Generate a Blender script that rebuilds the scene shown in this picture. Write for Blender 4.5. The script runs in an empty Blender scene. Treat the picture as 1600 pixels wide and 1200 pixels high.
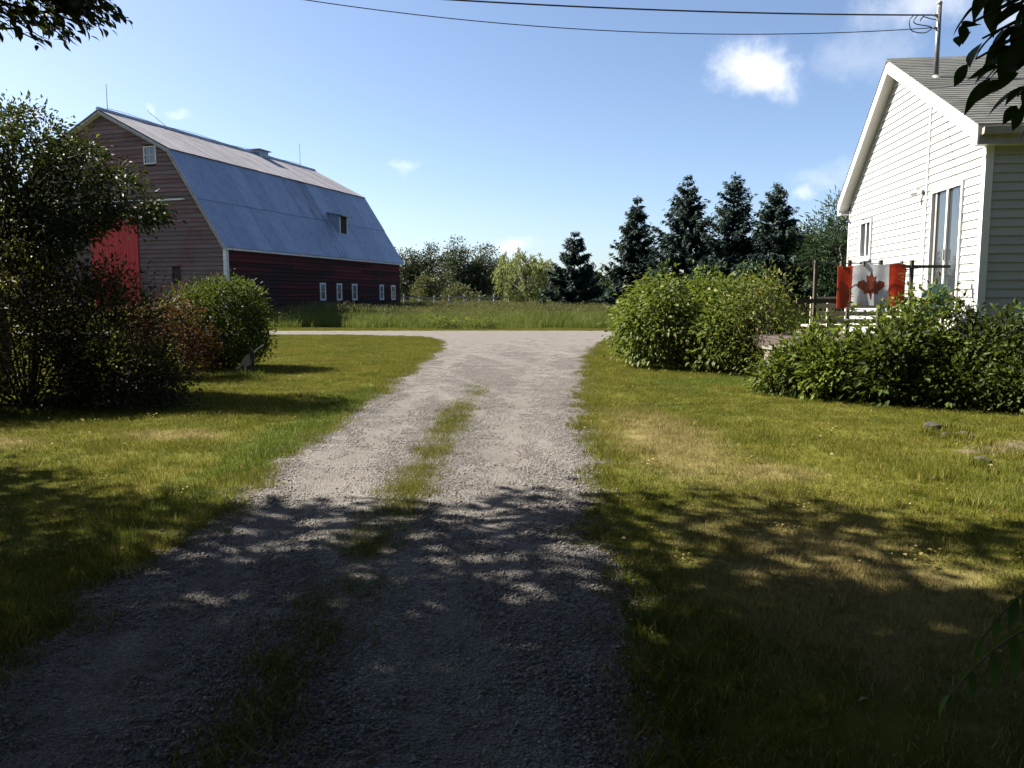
import bpy, math, random
import numpy as np
from mathutils import Vector, Matrix
random.seed(7)
rng = np.random.default_rng(11)
R = math.radians
sc = bpy.context.scene
COL = sc.collection

# ------------------------------------------------------------------ camera
F_PX, HOR, CAM_H = 1250.0, 464.0, 1.6
PITCH = math.atan((600 - HOR) / F_PX)
cam_d = bpy.data.cameras.new('camera')
cam = bpy.data.objects.new('camera', cam_d)
COL.objects.link(cam)
cam.location = (0, 0, CAM_H)
cam.rotation_euler = (math.pi / 2 - PITCH, 0, 0)
cam_d.sensor_width = 36.0
cam_d.lens = 36.0 * F_PX / 1600
cam_d.clip_start = 0.05
cam_d.clip_end = 6000
sc.camera = cam

# ------------------------------------------------------------------ sun, sky, exposure
SUN_EL, SUN_AZ = R(42), R(-70)            # azimuth clockwise from +Y
S = Vector((math.sin(SUN_AZ) * math.cos(SUN_EL), math.cos(SUN_AZ) * math.cos(SUN_EL), math.sin(SUN_EL)))
sun_d = bpy.data.lights.new('sun', 'SUN')
sun_d.energy = 5.0
sun_d.angle = R(0.53)
sun_d.color = (1.0, 0.93, 0.82)
sun = bpy.data.objects.new('sun', sun_d)
COL.objects.link(sun)
sun.location = (-30, 10, 40)
sun.rotation_euler = S.to_track_quat('Z', 'Y').to_euler()

sc.view_settings.view_transform = 'Standard'
sc.view_settings.look = 'None'
sc.view_settings.exposure = 1.92
sc.view_settings.gamma = 1.0
SKY_STRENGTH = 0.054
sc.cycles.max_bounces = 4
sc.cycles.diffuse_bounces = 2
sc.cycles.glossy_bounces = 2
sc.cycles.transmission_bounces = 3
sc.cycles.transparent_max_bounces = 4

world = bpy.data.worlds.new('World')
sc.world = world
world.use_nodes = True


def pix_dir(px, py):
    u, v = (px - 800) / F_PX, (600 - py) / F_PX
    c, s = math.cos(PITCH), math.sin(PITCH)
    return Vector((u, c + v * s, -s + v * c))


class NT:
    """tiny helper for writing node trees"""
    def __init__(self, tree):
        self.t = tree
        self.n = tree.nodes
        self.l = tree.links

    def node(self, kind, **kw):
        nd = self.n.new(kind)
        for k, v in kw.items():
            setattr(nd, k, v)
        return nd

    def put(self, sock, val):
        if isinstance(val, bpy.types.NodeSocket):
            self.l.new(val, sock)
        else:
            sock.default_value = val

    def math(self, op, a, b=0.0, c=None, clamp=False):
        nd = self.node('ShaderNodeMath', operation=op, use_clamp=clamp)
        self.put(nd.inputs[0], a)
        self.put(nd.inputs[1], b)
        if c is not None:
            self.put(nd.inputs[2], c)
        return nd.outputs[0]

    def vmath(self, op, a, b=(0, 0, 0)):
        nd = self.node('ShaderNodeVectorMath', operation=op)
        self.put(nd.inputs[0], a)
        if op == 'SCALE':
            self.put(nd.inputs['Scale'], b)
        elif op not in ('LENGTH', 'NORMALIZE'):
            self.put(nd.inputs[1], b)
        return nd.outputs['Value'] if op in ('LENGTH', 'DOT_PRODUCT') else nd.outputs['Vector']

    def noise(self, vec, scale, detail=4, rough=0.55, out='Fac', dist=0.0):
        nd = self.node('ShaderNodeTexNoise')
        if vec is not None:
            self.put(nd.inputs['Vector'], vec)
        nd.inputs['Scale'].default_value = scale
        nd.inputs['Detail'].default_value = detail
        nd.inputs['Roughness'].default_value = rough
        nd.inputs['Distortion'].default_value = dist
        return nd.outputs[out]

    def ramp(self, fac, stops):
        nd = self.node('ShaderNodeValToRGB')
        el = nd.color_ramp.elements
        while len(el) < len(stops):
            el.new(0.5)
        for e, (p, c) in zip(el, stops):
            e.position = p
            e.color = (*c, 1) if len(c) == 3 else c
        self.put(nd.inputs[0], fac)
        return nd.outputs[0]

    def maprange(self, v, a, b, c=0.0, d=1.0, smooth=True):
        nd = self.node('ShaderNodeMapRange', interpolation_type='SMOOTHSTEP' if smooth else 'LINEAR')
        self.put(nd.inputs[0], v)
        for i, x in enumerate((a, b, c, d)):
            nd.inputs[1 + i].default_value = x
        return nd.outputs[0]

    def mix(self, fac, a, b, blend='MIX'):
        nd = self.node('ShaderNodeMix', data_type='RGBA', blend_type=blend)
        self.put(nd.inputs[0], fac)
        self.put(nd.inputs[6], a if isinstance(a, bpy.types.NodeSocket) else (*a, 1))
        self.put(nd.inputs[7], b if isinstance(b, bpy.types.NodeSocket) else (*b, 1))
        return nd.outputs[2]


def build_world():
    t = NT(world.node_tree)
    t.n.clear()
    out = t.node('ShaderNodeOutputWorld')
    bg = t.node('ShaderNodeBackground')
    sky = t.node('ShaderNodeTexSky', sky_type='NISHITA', sun_disc=False)
    sky.sun_elevation = SUN_EL
    sky.sun_rotation = SUN_AZ
    sky.altitude = 200
    sky.air_density = 0.75
    sky.dust_density = 1.3
    sky.ozone_density = 2.0
    tc = t.node('ShaderNodeTexCoord')
    D = t.vmath('NORMALIZE', tc.outputs['Generated'])
    n1 = t.noise(D, 24, 8, 0.68)
    warp = t.vmath('SCALE', t.vmath('SUBTRACT', t.noise(D, 16, 5, 0.6, 'Color'), (0.5, 0.5, 0.5)), 0.06)
    Dw = t.vmath('ADD', D, warp)
    clouds = [(1188, 112, 78, 52, 0.9), (1450, 8, 120, 40, 0.5), (1345, 92, 95, 45, 0.22), (236, 163, 9, 8, 0.35),
              (279, 168, 16, 9, 0.3), (636, 258, 30, 13, 0.3), (1262, 298, 22, 14, 0.5), (1300, 275, 70, 20, 0.25),
              (795, 384, 48, 16, 0.55), (1600, 30, 60, 40, 0.5),
              (2200, 150, 170, 70, 0.7)]
    tot = None
    for px, py, rx, ry, st in clouds:
        d = pix_dir(px, py).normalized()
        right = Vector((d.y, -d.x, 0)).normalized()
        up = right.cross(d)
        rel = t.vmath('SUBTRACT', Dw, tuple(d))
        k = d.dot(pix_dir(800, 600).normalized())
        a = t.math('MULTIPLY', t.vmath('DOT_PRODUCT', rel, tuple(right)), F_PX / (rx * max(k, .5)))
        b = t.math('MULTIPLY', t.vmath('DOT_PRODUCT', rel, tuple(up)), F_PX / (ry * max(k, .5)))
        front = t.math('GREATER_THAN', t.vmath('DOT_PRODUCT', D, tuple(d)), 0.0)
        r2 = t.math('ADD', t.math('MULTIPLY', a, a), t.math('MULTIPLY', b, b))
        m = t.maprange(t.math('ADD', t.math('SQRT', r2), t.math('MULTIPLY', t.math('SUBTRACT', n1, 0.5), 1.3)), 1.2, 0.05, 0, st)
        m = t.math('MULTIPLY', m, front)
        tot = m if tot is None else t.math('MAXIMUM', tot, m)
    cc = t.ramp(t.noise(Dw, 30, 6, 0.6), [(0.3, (5.0, 5.3, 6.0)), (0.65, (7.2, 7.25, 7.4))])
    col = t.mix(tot, sky.outputs[0], cc)
    t.l.new(col, bg.inputs[0])
    bg.inputs[1].default_value = SKY_STRENGTH
    t.l.new(bg.outputs[0], out.inputs[0])


build_world()

# ------------------------------------------------------------------ materials
MATS = {}


def new_mat(name):
    m = bpy.data.materials.new(name)
    m.use_nodes = True
    t = NT(m.node_tree)
    t.n.clear()
    out = t.node('ShaderNodeOutputMaterial')
    MATS[name] = m
    return m, t, out


def surf(name, c1, c2, scale=3.0, rough=0.7, metallic=0.0, bump=0.0, bscale=30.0, stretch=(1, 1, 1), c3=None, c3amt=0.5,
         c3scale=1.0, spec=0.3, coords='Object', rand=0.0):
    m, t, out = new_mat(name)
    b = t.node('ShaderNodeBsdfPrincipled')
    tc = t.node('ShaderNodeTexCoord')
    vec = t.vmath('MULTIPLY', tc.outputs[coords], stretch)
    if rand:
        oi = t.node('ShaderNodeObjectInfo')
        vec = t.vmath('ADD', vec, t.vmath('SCALE', (13.1, 7.7, 5.3), oi.outputs['Random']))
    col = t.ramp(t.noise(vec, scale, 5, 0.6), [(0.3, c1), (0.7, c2)])
    if c3:
        col = t.mix(t.maprange(t.noise(vec, c3scale, 6, 0.65), 0.62 - 0.25 * c3amt, 0.72 - 0.1 * c3amt), col, c3)
    if rand:
        v = t.math('ADD', 1 - rand / 2, t.math('MULTIPLY', oi.outputs['Random'], rand))
        col = t.vmath('SCALE', col, v)
    t.put(b.inputs['Base Color'], col)
    b.inputs['Metallic'].default_value = metallic
    b.inputs['Specular IOR Level'].default_value = spec
    rr = t.maprange(t.noise(vec, scale * 2, 4), 0.3, 0.7, max(rough - .1, 0), min(rough + .1, 1))
    t.put(b.inputs['Roughness'], rr)
    if bump:
        bp = t.node('ShaderNodeBump')
        bp.inputs['Strength'].default_value = bump
        bp.inputs['Distance'].default_value = 0.02
        t.put(bp.inputs['Height'], t.noise(vec, bscale, 6, 0.7))
        t.l.new(bp.outputs[0], b.inputs['Normal'])
    t.l.new(b.outputs[0], out.inputs[0])
    return m


def leaf_mat(name, stops, trans=0.35, tcol=(0.25, 0.32, 0.03), rough=0.55, spec=0.16):
    m, t, out = new_mat(name)
    g = t.node('ShaderNodeNewGeometry')
    oi = t.node('ShaderNodeObjectInfo')
    f = t.math('FRACT', t.math('ADD', g.outputs['Random Per Island'], oi.outputs['Random']))
    col = t.ramp(f, stops)
    pn = t.noise(g.outputs['Position'], 0.9, 3)
    col = t.vmath('SCALE', col, t.maprange(pn, 0.3, 0.7, 0.7, 1.25))
    b = t.node('ShaderNodeBsdfPrincipled')
    t.put(b.inputs['Base Color'], col)
    b.inputs['Roughness'].default_value = rough
    b.inputs['Specular IOR Level'].default_value = spec
    tr = t.node('ShaderNodeBsdfTranslucent')
    t.put(tr.inputs[0], t.mix(0.55, col, tcol))
    mx = t.node('ShaderNodeMixShader')
    mx.inputs[0].default_value = trans
    t.l.new(b.outputs[0], mx.inputs[1])
    t.l.new(tr.outputs[0], mx.inputs[2])
    t.l.new(mx.outputs[0], out.inputs[0])
    return m


def lawn_color(t):
    """world-position colour of the mown lawn: green, olive and dry straw patches"""
    g = t.node('ShaderNodeNewGeometry')
    P = g.outputs['Position']
    sx = t.node('ShaderNodeSeparateXYZ')
    t.l.new(P, sx.inputs[0])
    x, y = sx.outputs[0], sx.outputs[1]
    n = t.noise(P, 0.55, 5, 0.6)
    n2 = t.noise(P, 2.6, 4, 0.6)
    base = t.ramp(t.math('ADD', t.math('MULTIPLY', n, 0.6), t.math('MULTIPLY', n2, 0.4)),
                  [(0.33, (0.055, 0.078, 0.008)), (0.5, (0.10, 0.108, 0.012)), (0.66, (0.14, 0.13, 0.022))])

    def blob(cx, cy, rx, ry):
        a = t.math('DIVIDE', t.math('SUBTRACT', x, cx), rx)
        b = t.math('DIVIDE', t.math('SUBTRACT', y, cy), ry)
        r = t.math('SQRT', t.math('ADD', t.math('MULTIPLY', a, a), t.math('MULTIPLY', b, b)))
        r = t.math('ADD', r, t.math('MULTIPLY', t.math('SUBTRACT', n2, 0.5), 1.1))
        return t.maprange(r, 1.0, 0.2)
    dry = t.math('MAXIMUM', blob(1.75, 9.0, 0.9, 3.4), blob(1.9, 4.5, 1.3, 2.2))
    dry = t.math('MAXIMUM', dry, blob(-3.9, 9.2, 0.9, 0.5))
    dry = t.math('MAXIMUM', dry, blob(2.3, 7.2, 0.7, 0.6))
    dry = t.math('MAXIMUM', dry, blob(-5.8, 8.6, 1.0, 0.6))
    col = t.mix(t.math('MULTIPLY', dry, 0.8), base, (0.22, 0.175, 0.075))
    lush = t.math('MAXIMUM', blob(-2.6, 10, 0.55, 7), blob(4.0, 15.2, 2.2, 1.2))
    col = t.mix(t.math('MULTIPLY', lush, 0.7), col, (0.055, 0.10, 0.011))
    return col, P, n2


def mat_ground():
    m, t, out = new_mat('ground_lawn')
    col, P, n2 = lawn_color(t)
    col = t.mix(t.math('MULTIPLY', t.noise(P, 25, 5, 0.7), 0.75), col, (0.05, 0.045, 0.02))
    b = t.node('ShaderNodeBsdfPrincipled')
    b.inputs['Roughness'].default_value = 0.95
    b.inputs['Specular IOR Level'].default_value = 0.03
    t.put(b.inputs['Base Color'], col)
    bp = t.node('ShaderNodeBump')
    bp.inputs['Strength'].default_value = 0.6
    bp.inputs['Distance'].default_value = 0.03
    t.put(bp.inputs['Height'], t.noise(P, 40, 4, 0.7))
    t.l.new(bp.outputs[0], b.inputs['Normal'])
    t.l.new(b.outputs[0], out.inputs[0])
    return m


def mat_blades():
    m, t, out = new_mat('lawn_blades')
    col, P, n2 = lawn_color(t)
    g = t.node('ShaderNodeNewGeometry')
    r = g.outputs['Random Per Island']
    col = t.vmath('SCALE', col, t.maprange(r, 0, 1, 0.6, 1.45, False))
    col = t.mix(t.maprange(r, 0.86, 0.9), col, (0.30, 0.24, 0.10))
    b = t.node('ShaderNodeBsdfPrincipled')
    b.inputs['Roughness'].default_value = 0.7
    b.inputs['Specular IOR Level'].default_value = 0.06
    t.put(b.inputs['Base Color'], col)
    tr = t.node('ShaderNodeBsdfTranslucent')
    t.put(tr.inputs[0], col)
    mx = t.node('ShaderNodeMixShader')
    mx.inputs[0].default_value = 0.35
    t.l.new(b.outputs[0], mx.inputs[1])
    t.l.new(tr.outputs[0], mx.inputs[2])
    t.l.new(mx.outputs[0], out.inputs[0])
    return m


def mat_drive():
    m, t, out = new_mat('driveway_gravel')
    g = t.node('ShaderNodeNewGeometry')
    P = g.outputs['Position']
    at = t.node('ShaderNodeAttribute', attribute_name='track')
    vo = t.node('ShaderNodeTexVoronoi', feature='F1')
    t.put(vo.inputs['Vector'], P)
    vo.inputs['Scale'].default_value = 85
    vb = t.vmath('SCALE', vo.outputs['Color'], 1.0)
    sep = t.node('ShaderNodeSeparateXYZ')
    t.l.new(vb, sep.inputs[0])
    stone = t.ramp(sep.outputs[0], [(0.0, (0.08, 0.073, 0.066)), (0.5, (0.14, 0.129, 0.119)), (1.0, (0.25, 0.233, 0.218))])
    dust = t.ramp(t.noise(P, 3.0, 6, 0.65), [(0.3, (0.112, 0.103, 0.093)), (0.7, (0.165, 0.153, 0.14))])
    wear = t.math('ADD', t.math('MULTIPLY', at.outputs['Fac'], 0.75), t.math('MULTIPLY', t.math('SUBTRACT', t.noise(P, 1.4, 5), 0.5), 0.9), clamp=True)
    col = t.mix(wear, stone, dust)
    col = t.mix(t.maprange(t.noise(P, 0.8, 6, 0.7), 0.52, 0.72, 0, 0.45), col, (0.085, 0.07, 0.054))
    b = t.node('ShaderNodeBsdfPrincipled')
    b.inputs['Roughness'].default_value = 0.95
    b.inputs['Specular IOR Level'].default_value = 0.06
    t.put(b.inputs['Base Color'], col)
    bp = t.node('ShaderNodeBump')
    bp.inputs['Strength'].default_value = 0.8
    bp.inputs['Distance'].default_value = 0.02
    h = t.math('ADD', t.math('MULTIPLY', vo.outputs['Distance'], -0.9), t.math('MULTIPLY', t.noise(P, 9, 5), 0.7))
    t.put(bp.inputs['Height'], h)
    t.l.new(bp.outputs[0], b.inputs['Normal'])
    t.l.new(b.outputs[0], out.inputs[0])
    return m


def mat_glass(name, tint=(0.03, 0.035, 0.04), rough=0.03):
    m, t, out = new_mat(name)
    b = t.node('ShaderNodeBsdfPrincipled')
    b.inputs['Base Color'].default_value = (*tint, 1)
    b.inputs['Roughness'].default_value = rough
    b.inputs['Specular IOR Level'].default_value = 0.9
    b.inputs['Coat Weight'].default_value = 0.6
    b.inputs['Coat Roughness'].default_value = 0.02
    t.l.new(b.outputs[0], out.inputs[0])
    return m


def mat_cloth(name, col):
    m, t, out = new_mat(name)
    d = t.node('ShaderNodeBsdfDiffuse')
    tr = t.node('ShaderNodeBsdfTranslucent')
    tc = t.node('ShaderNodeTexCoord')
    c = t.vmath('SCALE', t.mix(0.0, col, col), t.maprange(t.noise(tc.outputs['Object'], 9, 4), 0.3, 0.7, 0.88, 1.05))
    t.put(d.inputs[0], c)
    t.put(tr.inputs[0], c)
    mx = t.node('ShaderNodeMixShader')
    mx.inputs[0].default_value = 0.65
    t.l.new(d.outputs[0], mx.inputs[1])
    t.l.new(tr.outputs[0], mx.inputs[2])
    t.l.new(mx.outputs[0], out.inputs[0])
    return m


def mat_shingles():
    m, t, out = new_mat('shingles')
    tc = t.node('ShaderNodeTexCoord')
    at = t.node('ShaderNodeNewGeometry')
    n = t.noise(tc.outputs['Object'], 60, 4, 0.7)
    tabs = t.node('ShaderNodeTexVoronoi', feature='F1')
    t.put(tabs.inputs['Vector'], t.vmath('MULTIPLY', tc.outputs['Object'], (3.1, 7.9, 0.0)))
    tabs.inputs['Scale'].default_value = 1.0
    sep = t.node('ShaderNodeSeparateXYZ')
    t.l.new(tabs.outputs['Color'], sep.inputs[0])
    col = t.ramp(sep.outputs[0], [(0, (0.05, 0.053, 0.05)), (1, (0.095, 0.10, 0.094))])
    col = t.vmath('SCALE', col, t.maprange(n, 0.25, 0.75, 0.6, 1.35))
    col = t.mix(t.maprange(t.noise(tc.outputs['Object'], 0.9, 5), 0.5, 0.75, 0, 0.5), col, (0.10, 0.098, 0.082))
    b = t.node('ShaderNodeBsdfPrincipled')
    t.put(b.inputs['Base Color'], col)
    b.inputs['Roughness'].default_value = 0.92
    bp = t.node('ShaderNodeBump')
    bp.inputs['Strength'].default_value = 0.5
    bp.inputs['Distance'].default_value = 0.01
    t.put(bp.inputs['Height'], n)
    t.l.new(bp.outputs[0], b.inputs['Normal'])
    t.l.new(b.outputs[0], out.inputs[0])
    return m


def mat_sheet(name, c1, c2, rust, amt, rough=0.45, metallic=0.55):
    """galvanised roof sheet: fine ribs as relief, streaks of dirt and rust running down the slope"""
    m, t, out = new_mat(name)
    tc = t.node('ShaderNodeTexCoord')
    oi = t.node('ShaderNodeObjectInfo')
    off = t.vmath('ADD', tc.outputs['Object'], t.vmath('SCALE', (3.1, 17.7, 5.3), oi.outputs['Random']))
    st = t.vmath('MULTIPLY', off, (0.35, 4.0, 0.35))
    col = t.ramp(t.noise(off, 1.2, 6, 0.65), [(0.3, c1), (0.7, c2)])
    col = t.mix(t.maprange(t.noise(st, 1.6, 6, 0.65), 0.68 - amt * 0.3, 0.82 - amt * 0.2), col, rust)
    col = t.vmath('SCALE', col, t.maprange(oi.outputs['Random'], 0, 1, 0.88, 1.08))
    b = t.node('ShaderNodeBsdfPrincipled')
    t.put(b.inputs['Base Color'], col)
    b.inputs['Metallic'].default_value = metallic
    t.put(b.inputs['Roughness'], t.maprange(t.noise(off, 5, 4), 0.3, 0.7, rough - 0.08, rough + 0.15))
    wv = t.node('ShaderNodeTexWave', wave_type='BANDS', bands_direction='Y', wave_profile='SIN')
    t.put(wv.inputs['Vector'], tc.outputs['Object'])
    wv.inputs['Scale'].default_value = 4.0
    bp = t.node('ShaderNodeBump')
    bp.inputs['Strength'].default_value = 0.25
    bp.inputs['Distance'].default_value = 0.02
    t.put(bp.inputs['Height'], t.math('ADD', wv.outputs['Fac'], t.math('MULTIPLY', t.noise(off, 2.5, 4), 1.5)))
    t.l.new(bp.outputs[0], b.inputs['Normal'])
    t.l.new(b.outputs[0], out.inputs[0])
    return m


def mat_board(name, c1, c2, old, oldamt, rand=0.16):
    """painted clapboard weathering to bare wood, grain along the board (object x or y)"""
    m, t, out = new_mat(name)
    tc = t.node('ShaderNodeTexCoord')
    oi = t.node('ShaderNodeObjectInfo')
    off = t.vmath('ADD', tc.outputs['Object'], t.vmath('SCALE', (31.0, 17.7, 5.3), oi.outputs['Random']))
    gr = t.noise(t.vmath('MULTIPLY', off, (0.5, 0.5, 22.0)), 2.0, 5, 0.7)
    col = t.ramp(gr, [(0.3, c1), (0.7, c2)])
    big = t.noise(tc.outputs['Object'], 0.35, 6, 0.7)
    col = t.mix(t.maprange(t.math('ADD', t.math('MULTIPLY', big, 0.6), t.math('MULTIPLY', gr, 0.4)), 0.6 - 0.3 * oldamt, 0.7 - 0.2 * oldamt), col, old)
    col = t.vmath('SCALE', col, t.maprange(oi.outputs['Random'], 0, 1, 1 - rand, 1 + rand, False))
    b = t.node('ShaderNodeBsdfPrincipled')
    t.put(b.inputs['Base Color'], col)
    b.inputs['Roughness'].default_value = 0.85
    b.inputs['Specular IOR Level'].default_value = 0.15
    bp = t.node('ShaderNodeBump')
    bp.inputs['Strength'].default_value = 0.5
    bp.inputs['Distance'].default_value = 0.01
    t.put(bp.inputs['Height'], gr)
    t.l.new(bp.outputs[0], b.inputs['Normal'])
    t.l.new(b.outputs[0], out.inputs[0])
    return m


mat_ground(); mat_blades(); mat_drive(); mat_shingles()
mat_glass('glass'); mat_glass('glass_old', (0.02, 0.02, 0.025), 0.15)
mat_cloth('flag_red', (0.50, 0.15, 0.10)); mat_cloth('flag_white', (0.66, 0.665, 0.68))
surf('soil', (0.075, 0.06, 0.035), (0.13, 0.105, 0.065), 6, 0.95, bump=0.8, bscale=25)
surf('stone', (0.03, 0.028, 0.022), (0.075, 0.068, 0.055), 9, 0.9, bump=0.8, bscale=18, coords='Object')
surf('pale_stone', (0.25, 0.235, 0.2), (0.38, 0.36, 0.32), 9, 0.85, bump=0.5)
surf('pebbles', (0.075, 0.069, 0.063), (0.27, 0.25, 0.235), 30, 0.85, coords='Object')
surf('vinyl', (0.335, 0.33, 0.315), (0.375, 0.37, 0.355), 1.5, 0.45, c3=(0.36, 0.36, 0.335), c3amt=0.2, c3scale=0.8, rand=0.05)
surf('white_trim', (0.60, 0.60, 0.59), (0.66, 0.66, 0.65), 2, 0.4, c3=(0.62, 0.61, 0.57), c3amt=0.2, c3scale=2)
surf('soffit', (0.62, 0.62, 0.60), (0.68, 0.68, 0.66), 2, 0.5)
surf('foundation', (0.30, 0.29, 0.27), (0.40, 0.39, 0.37), 4, 0.9, bump=0.4)
surf('gutter', (0.25, 0.23, 0.21), (0.33, 0.31, 0.29), 3, 0.5)
surf('galvanised_pipe', (0.13, 0.13, 0.13), (0.2, 0.2, 0.2), 12, 0.45, metallic=0.5)
surf('cable', (0.015, 0.015, 0.018), (0.03, 0.03, 0.033), 5, 0.5)
surf('dark_wood', (0.045, 0.035, 0.028), (0.085, 0.068, 0.055), 4, 0.8, bump=0.4, stretch=(1, 1, 6), rand=0.3)
surf('cream_wood', (0.40, 0.37, 0.29), (0.5, 0.47, 0.38), 4, 0.7, bump=0.2, c3=(0.4, 0.37, 0.3), c3amt=0.3, c3scale=4, rand=0.12)
surf('grey_wood', (0.20, 0.185, 0.17), (0.36, 0.34, 0.31), 6, 0.85, bump=0.6, stretch=(1, 1, 0.3), rand=0.3)
surf('pole_wood', (0.10, 0.075, 0.05), (0.17, 0.13, 0.09), 5, 0.85, bump=0.5, stretch=(4, 4, 0.3))
surf('teal_plastic', (0.07, 0.22, 0.19), (0.09, 0.26, 0.225), 3, 0.4, spec=0.5)
surf('wicker', (0.22, 0.16, 0.10), (0.34, 0.26, 0.17), 40, 0.7, bump=0.8, bscale=60)
surf('concrete_block', (0.13, 0.12, 0.105), (0.21, 0.19, 0.17), 8, 0.9, bump=0.6)
surf('bark', (0.045, 0.035, 0.027), (0.11, 0.09, 0.07), 7, 0.9, bump=1.0, bscale=14, stretch=(1, 1, 0.3))
surf('bark_grey', (0.09, 0.08, 0.07), (0.19, 0.17, 0.15), 7, 0.9, bump=1.0, bscale=14, stretch=(1, 1, 0.3))
surf('red_door', (0.33, 0.022, 0.025), (0.43, 0.035, 0.035), 3, 0.7, stretch=(4, 4, 0.4), c3=(0.2, 0.03, 0.03), c3amt=0.2, rand=0.15)
surf('barn_trim', (0.42, 0.42, 0.43), (0.58, 0.58, 0.59), 4, 0.7, bump=0.3, c3=(0.25, 0.22, 0.2), c3amt=0.3, c3scale=3)
surf('barn_dark', (0.02, 0.018, 0.016), (0.035, 0.03, 0.028), 3, 0.9)
surf('fieldstone', (0.12, 0.11, 0.10), (0.26, 0.24, 0.22), 4, 0.9, bump=1.0, bscale=5)
mat_sheet('roof_sheet', (0.22, 0.25, 0.33), (0.29, 0.325, 0.42), (0.17, 0.18, 0.22), 0.15)
mat_sheet('roof_sheet_stained', (0.21, 0.235, 0.305), (0.27, 0.30, 0.385), (0.075, 0.08, 0.10), 0.75)
mat_sheet('roof_sheet_rusty', (0.19, 0.185, 0.205), (0.25, 0.245, 0.265), (0.12, 0.09, 0.085), 0.7, 0.7, 0.12)
mat_board('board_gable', (0.11, 0.06, 0.062), (0.18, 0.10, 0.102), (0.15, 0.125, 0.127), 0.5)
mat_board('board_gable_grey', (0.095, 0.07, 0.071), (0.17, 0.128, 0.127), (0.125, 0.05, 0.05), 0.4)
mat_board('board_side', (0.065, 0.014, 0.016), (0.095, 0.022, 0.024), (0.04, 0.018, 0.019), 0.4)
mat_board('board_side_worn', (0.03, 0.010, 0.011), (0.055, 0.016, 0.016), (0.028, 0.018, 0.018), 0.6)

leaf_mat('leaf_maple', [(0, (0.015, 0.032, 0.007)), (0.6, (0.026, 0.048, 0.009)), (1, (0.04, 0.062, 0.011))], 0.2, (0.08, 0.12, 0.01))
leaf_mat('leaf_crab', [(0, (0.009, 0.018, 0.006)), (0.6, (0.015, 0.028, 0.007)), (0.9, (0.026, 0.042, 0.01)), (1, (0.04, 0.024, 0.014))], 0.2, (0.085, 0.11, 0.01))
leaf_mat('leaf_barberry', [(0, (0.010, 0.010, 0.007)), (0.3, (0.034, 0.012, 0.009)), (0.6, (0.02, 0.022, 0.007)), (0.88, (0.042, 0.036, 0.010)), (1, (0.075, 0.065, 0.018))], 0.22, (0.10, 0.09, 0.016))
leaf_mat('leaf_barberry_red', [(0, (0.02, 0.009, 0.007)), (0.6, (0.042, 0.016, 0.010)), (1, (0.052, 0.038, 0.012))], 0.28, (0.14, 0.06, 0.014))
leaf_mat('leaf_bush', [(0, (0.018, 0.036, 0.006)), (0.6, (0.032, 0.056, 0.008)), (1, (0.062, 0.078, 0.012))], 0.25, (0.12, 0.16, 0.012))
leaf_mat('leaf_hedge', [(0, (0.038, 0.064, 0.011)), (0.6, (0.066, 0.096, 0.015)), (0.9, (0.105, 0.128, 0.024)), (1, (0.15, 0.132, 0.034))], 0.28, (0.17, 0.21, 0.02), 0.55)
leaf_mat('leaf_bed', [(0, (0.034, 0.062, 0.010)), (0.5, (0.062, 0.096, 0.014)), (0.85, (0.105, 0.132, 0.022)), (1, (0.16, 0.142, 0.034))], 0.3, (0.17, 0.21, 0.018), 0.55)
leaf_mat('leaf_bed_dark', [(0, (0.018, 0.034, 0.007)), (0.7, (0.034, 0.054, 0.009)), (1, (0.065, 0.084, 0.016))], 0.25, (0.12, 0.15, 0.015), 0.55)
leaf_mat('leaf_rose', [(0, (0.04, 0.06, 0.012)), (0.5, (0.062, 0.084, 0.015)), (0.85, (0.10, 0.115, 0.022)), (1, (0.12, 0.07, 0.03))], 0.3, (0.17, 0.19, 0.024))
leaf_mat('needles_spruce', [(0, (0.012, 0.024, 0.021)), (0.6, (0.022, 0.04, 0.033)), (1, (0.04, 0.064, 0.052))], 0.1, (0.08, 0.12, 0.05), 0.6)
leaf_mat('needles_pine', [(0, (0.02, 0.04, 0.018)), (0.6, (0.035, 0.065, 0.028)), (1, (0.06, 0.095, 0.04))], 0.15, (0.1, 0.14, 0.05), 0.6)
leaf_mat('leaf_far', [(0, (0.016, 0.026, 0.014)), (0.6, (0.026, 0.04, 0.02)), (1, (0.044, 0.058, 0.028))], 0.15, (0.15, 0.18, 0.05), 0.6)
leaf_mat('leaf_far_olive', [(0, (0.035, 0.046, 0.018)), (0.6, (0.055, 0.066, 0.025)), (1, (0.09, 0.09, 0.042))], 0.22, (0.2, 0.2, 0.06), 0.6)
leaf_mat('leaf_willow', [(0, (0.10, 0.125, 0.035)), (0.5, (0.165, 0.19, 0.055)), (1, (0.23, 0.245, 0.09))], 0.35, (0.2, 0.22, 0.06), 0.6)
leaf_mat('tall_grass_green', [(0, (0.05, 0.08, 0.012)), (0.5, (0.082, 0.112, 0.018)), (0.8, (0.118, 0.138, 0.028)), (1, (0.16, 0.145, 0.045))], 0.35, (0.15, 0.19, 0.025), 0.6)
leaf_mat('grass_seed', [(0, (0.075, 0.09, 0.026)), (0.6, (0.11, 0.118, 0.04)), (1, (0.15, 0.145, 0.058))], 0.3, (0.14, 0.13, 0.045), 0.8)
leaf_mat('sumac_leaf', [(0, (0.03, 0.06, 0.014)), (1, (0.06, 0.10, 0.02))], 0.3, (0.2, 0.3, 0.03), 0.4)
leaf_mat('dry_leaf', [(0, (0.10, 0.065, 0.03)), (0.6, (0.17, 0.12, 0.06)), (1, (0.24, 0.2, 0.11))], 0.2, (0.2, 0.12, 0.04), 0.7)
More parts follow.
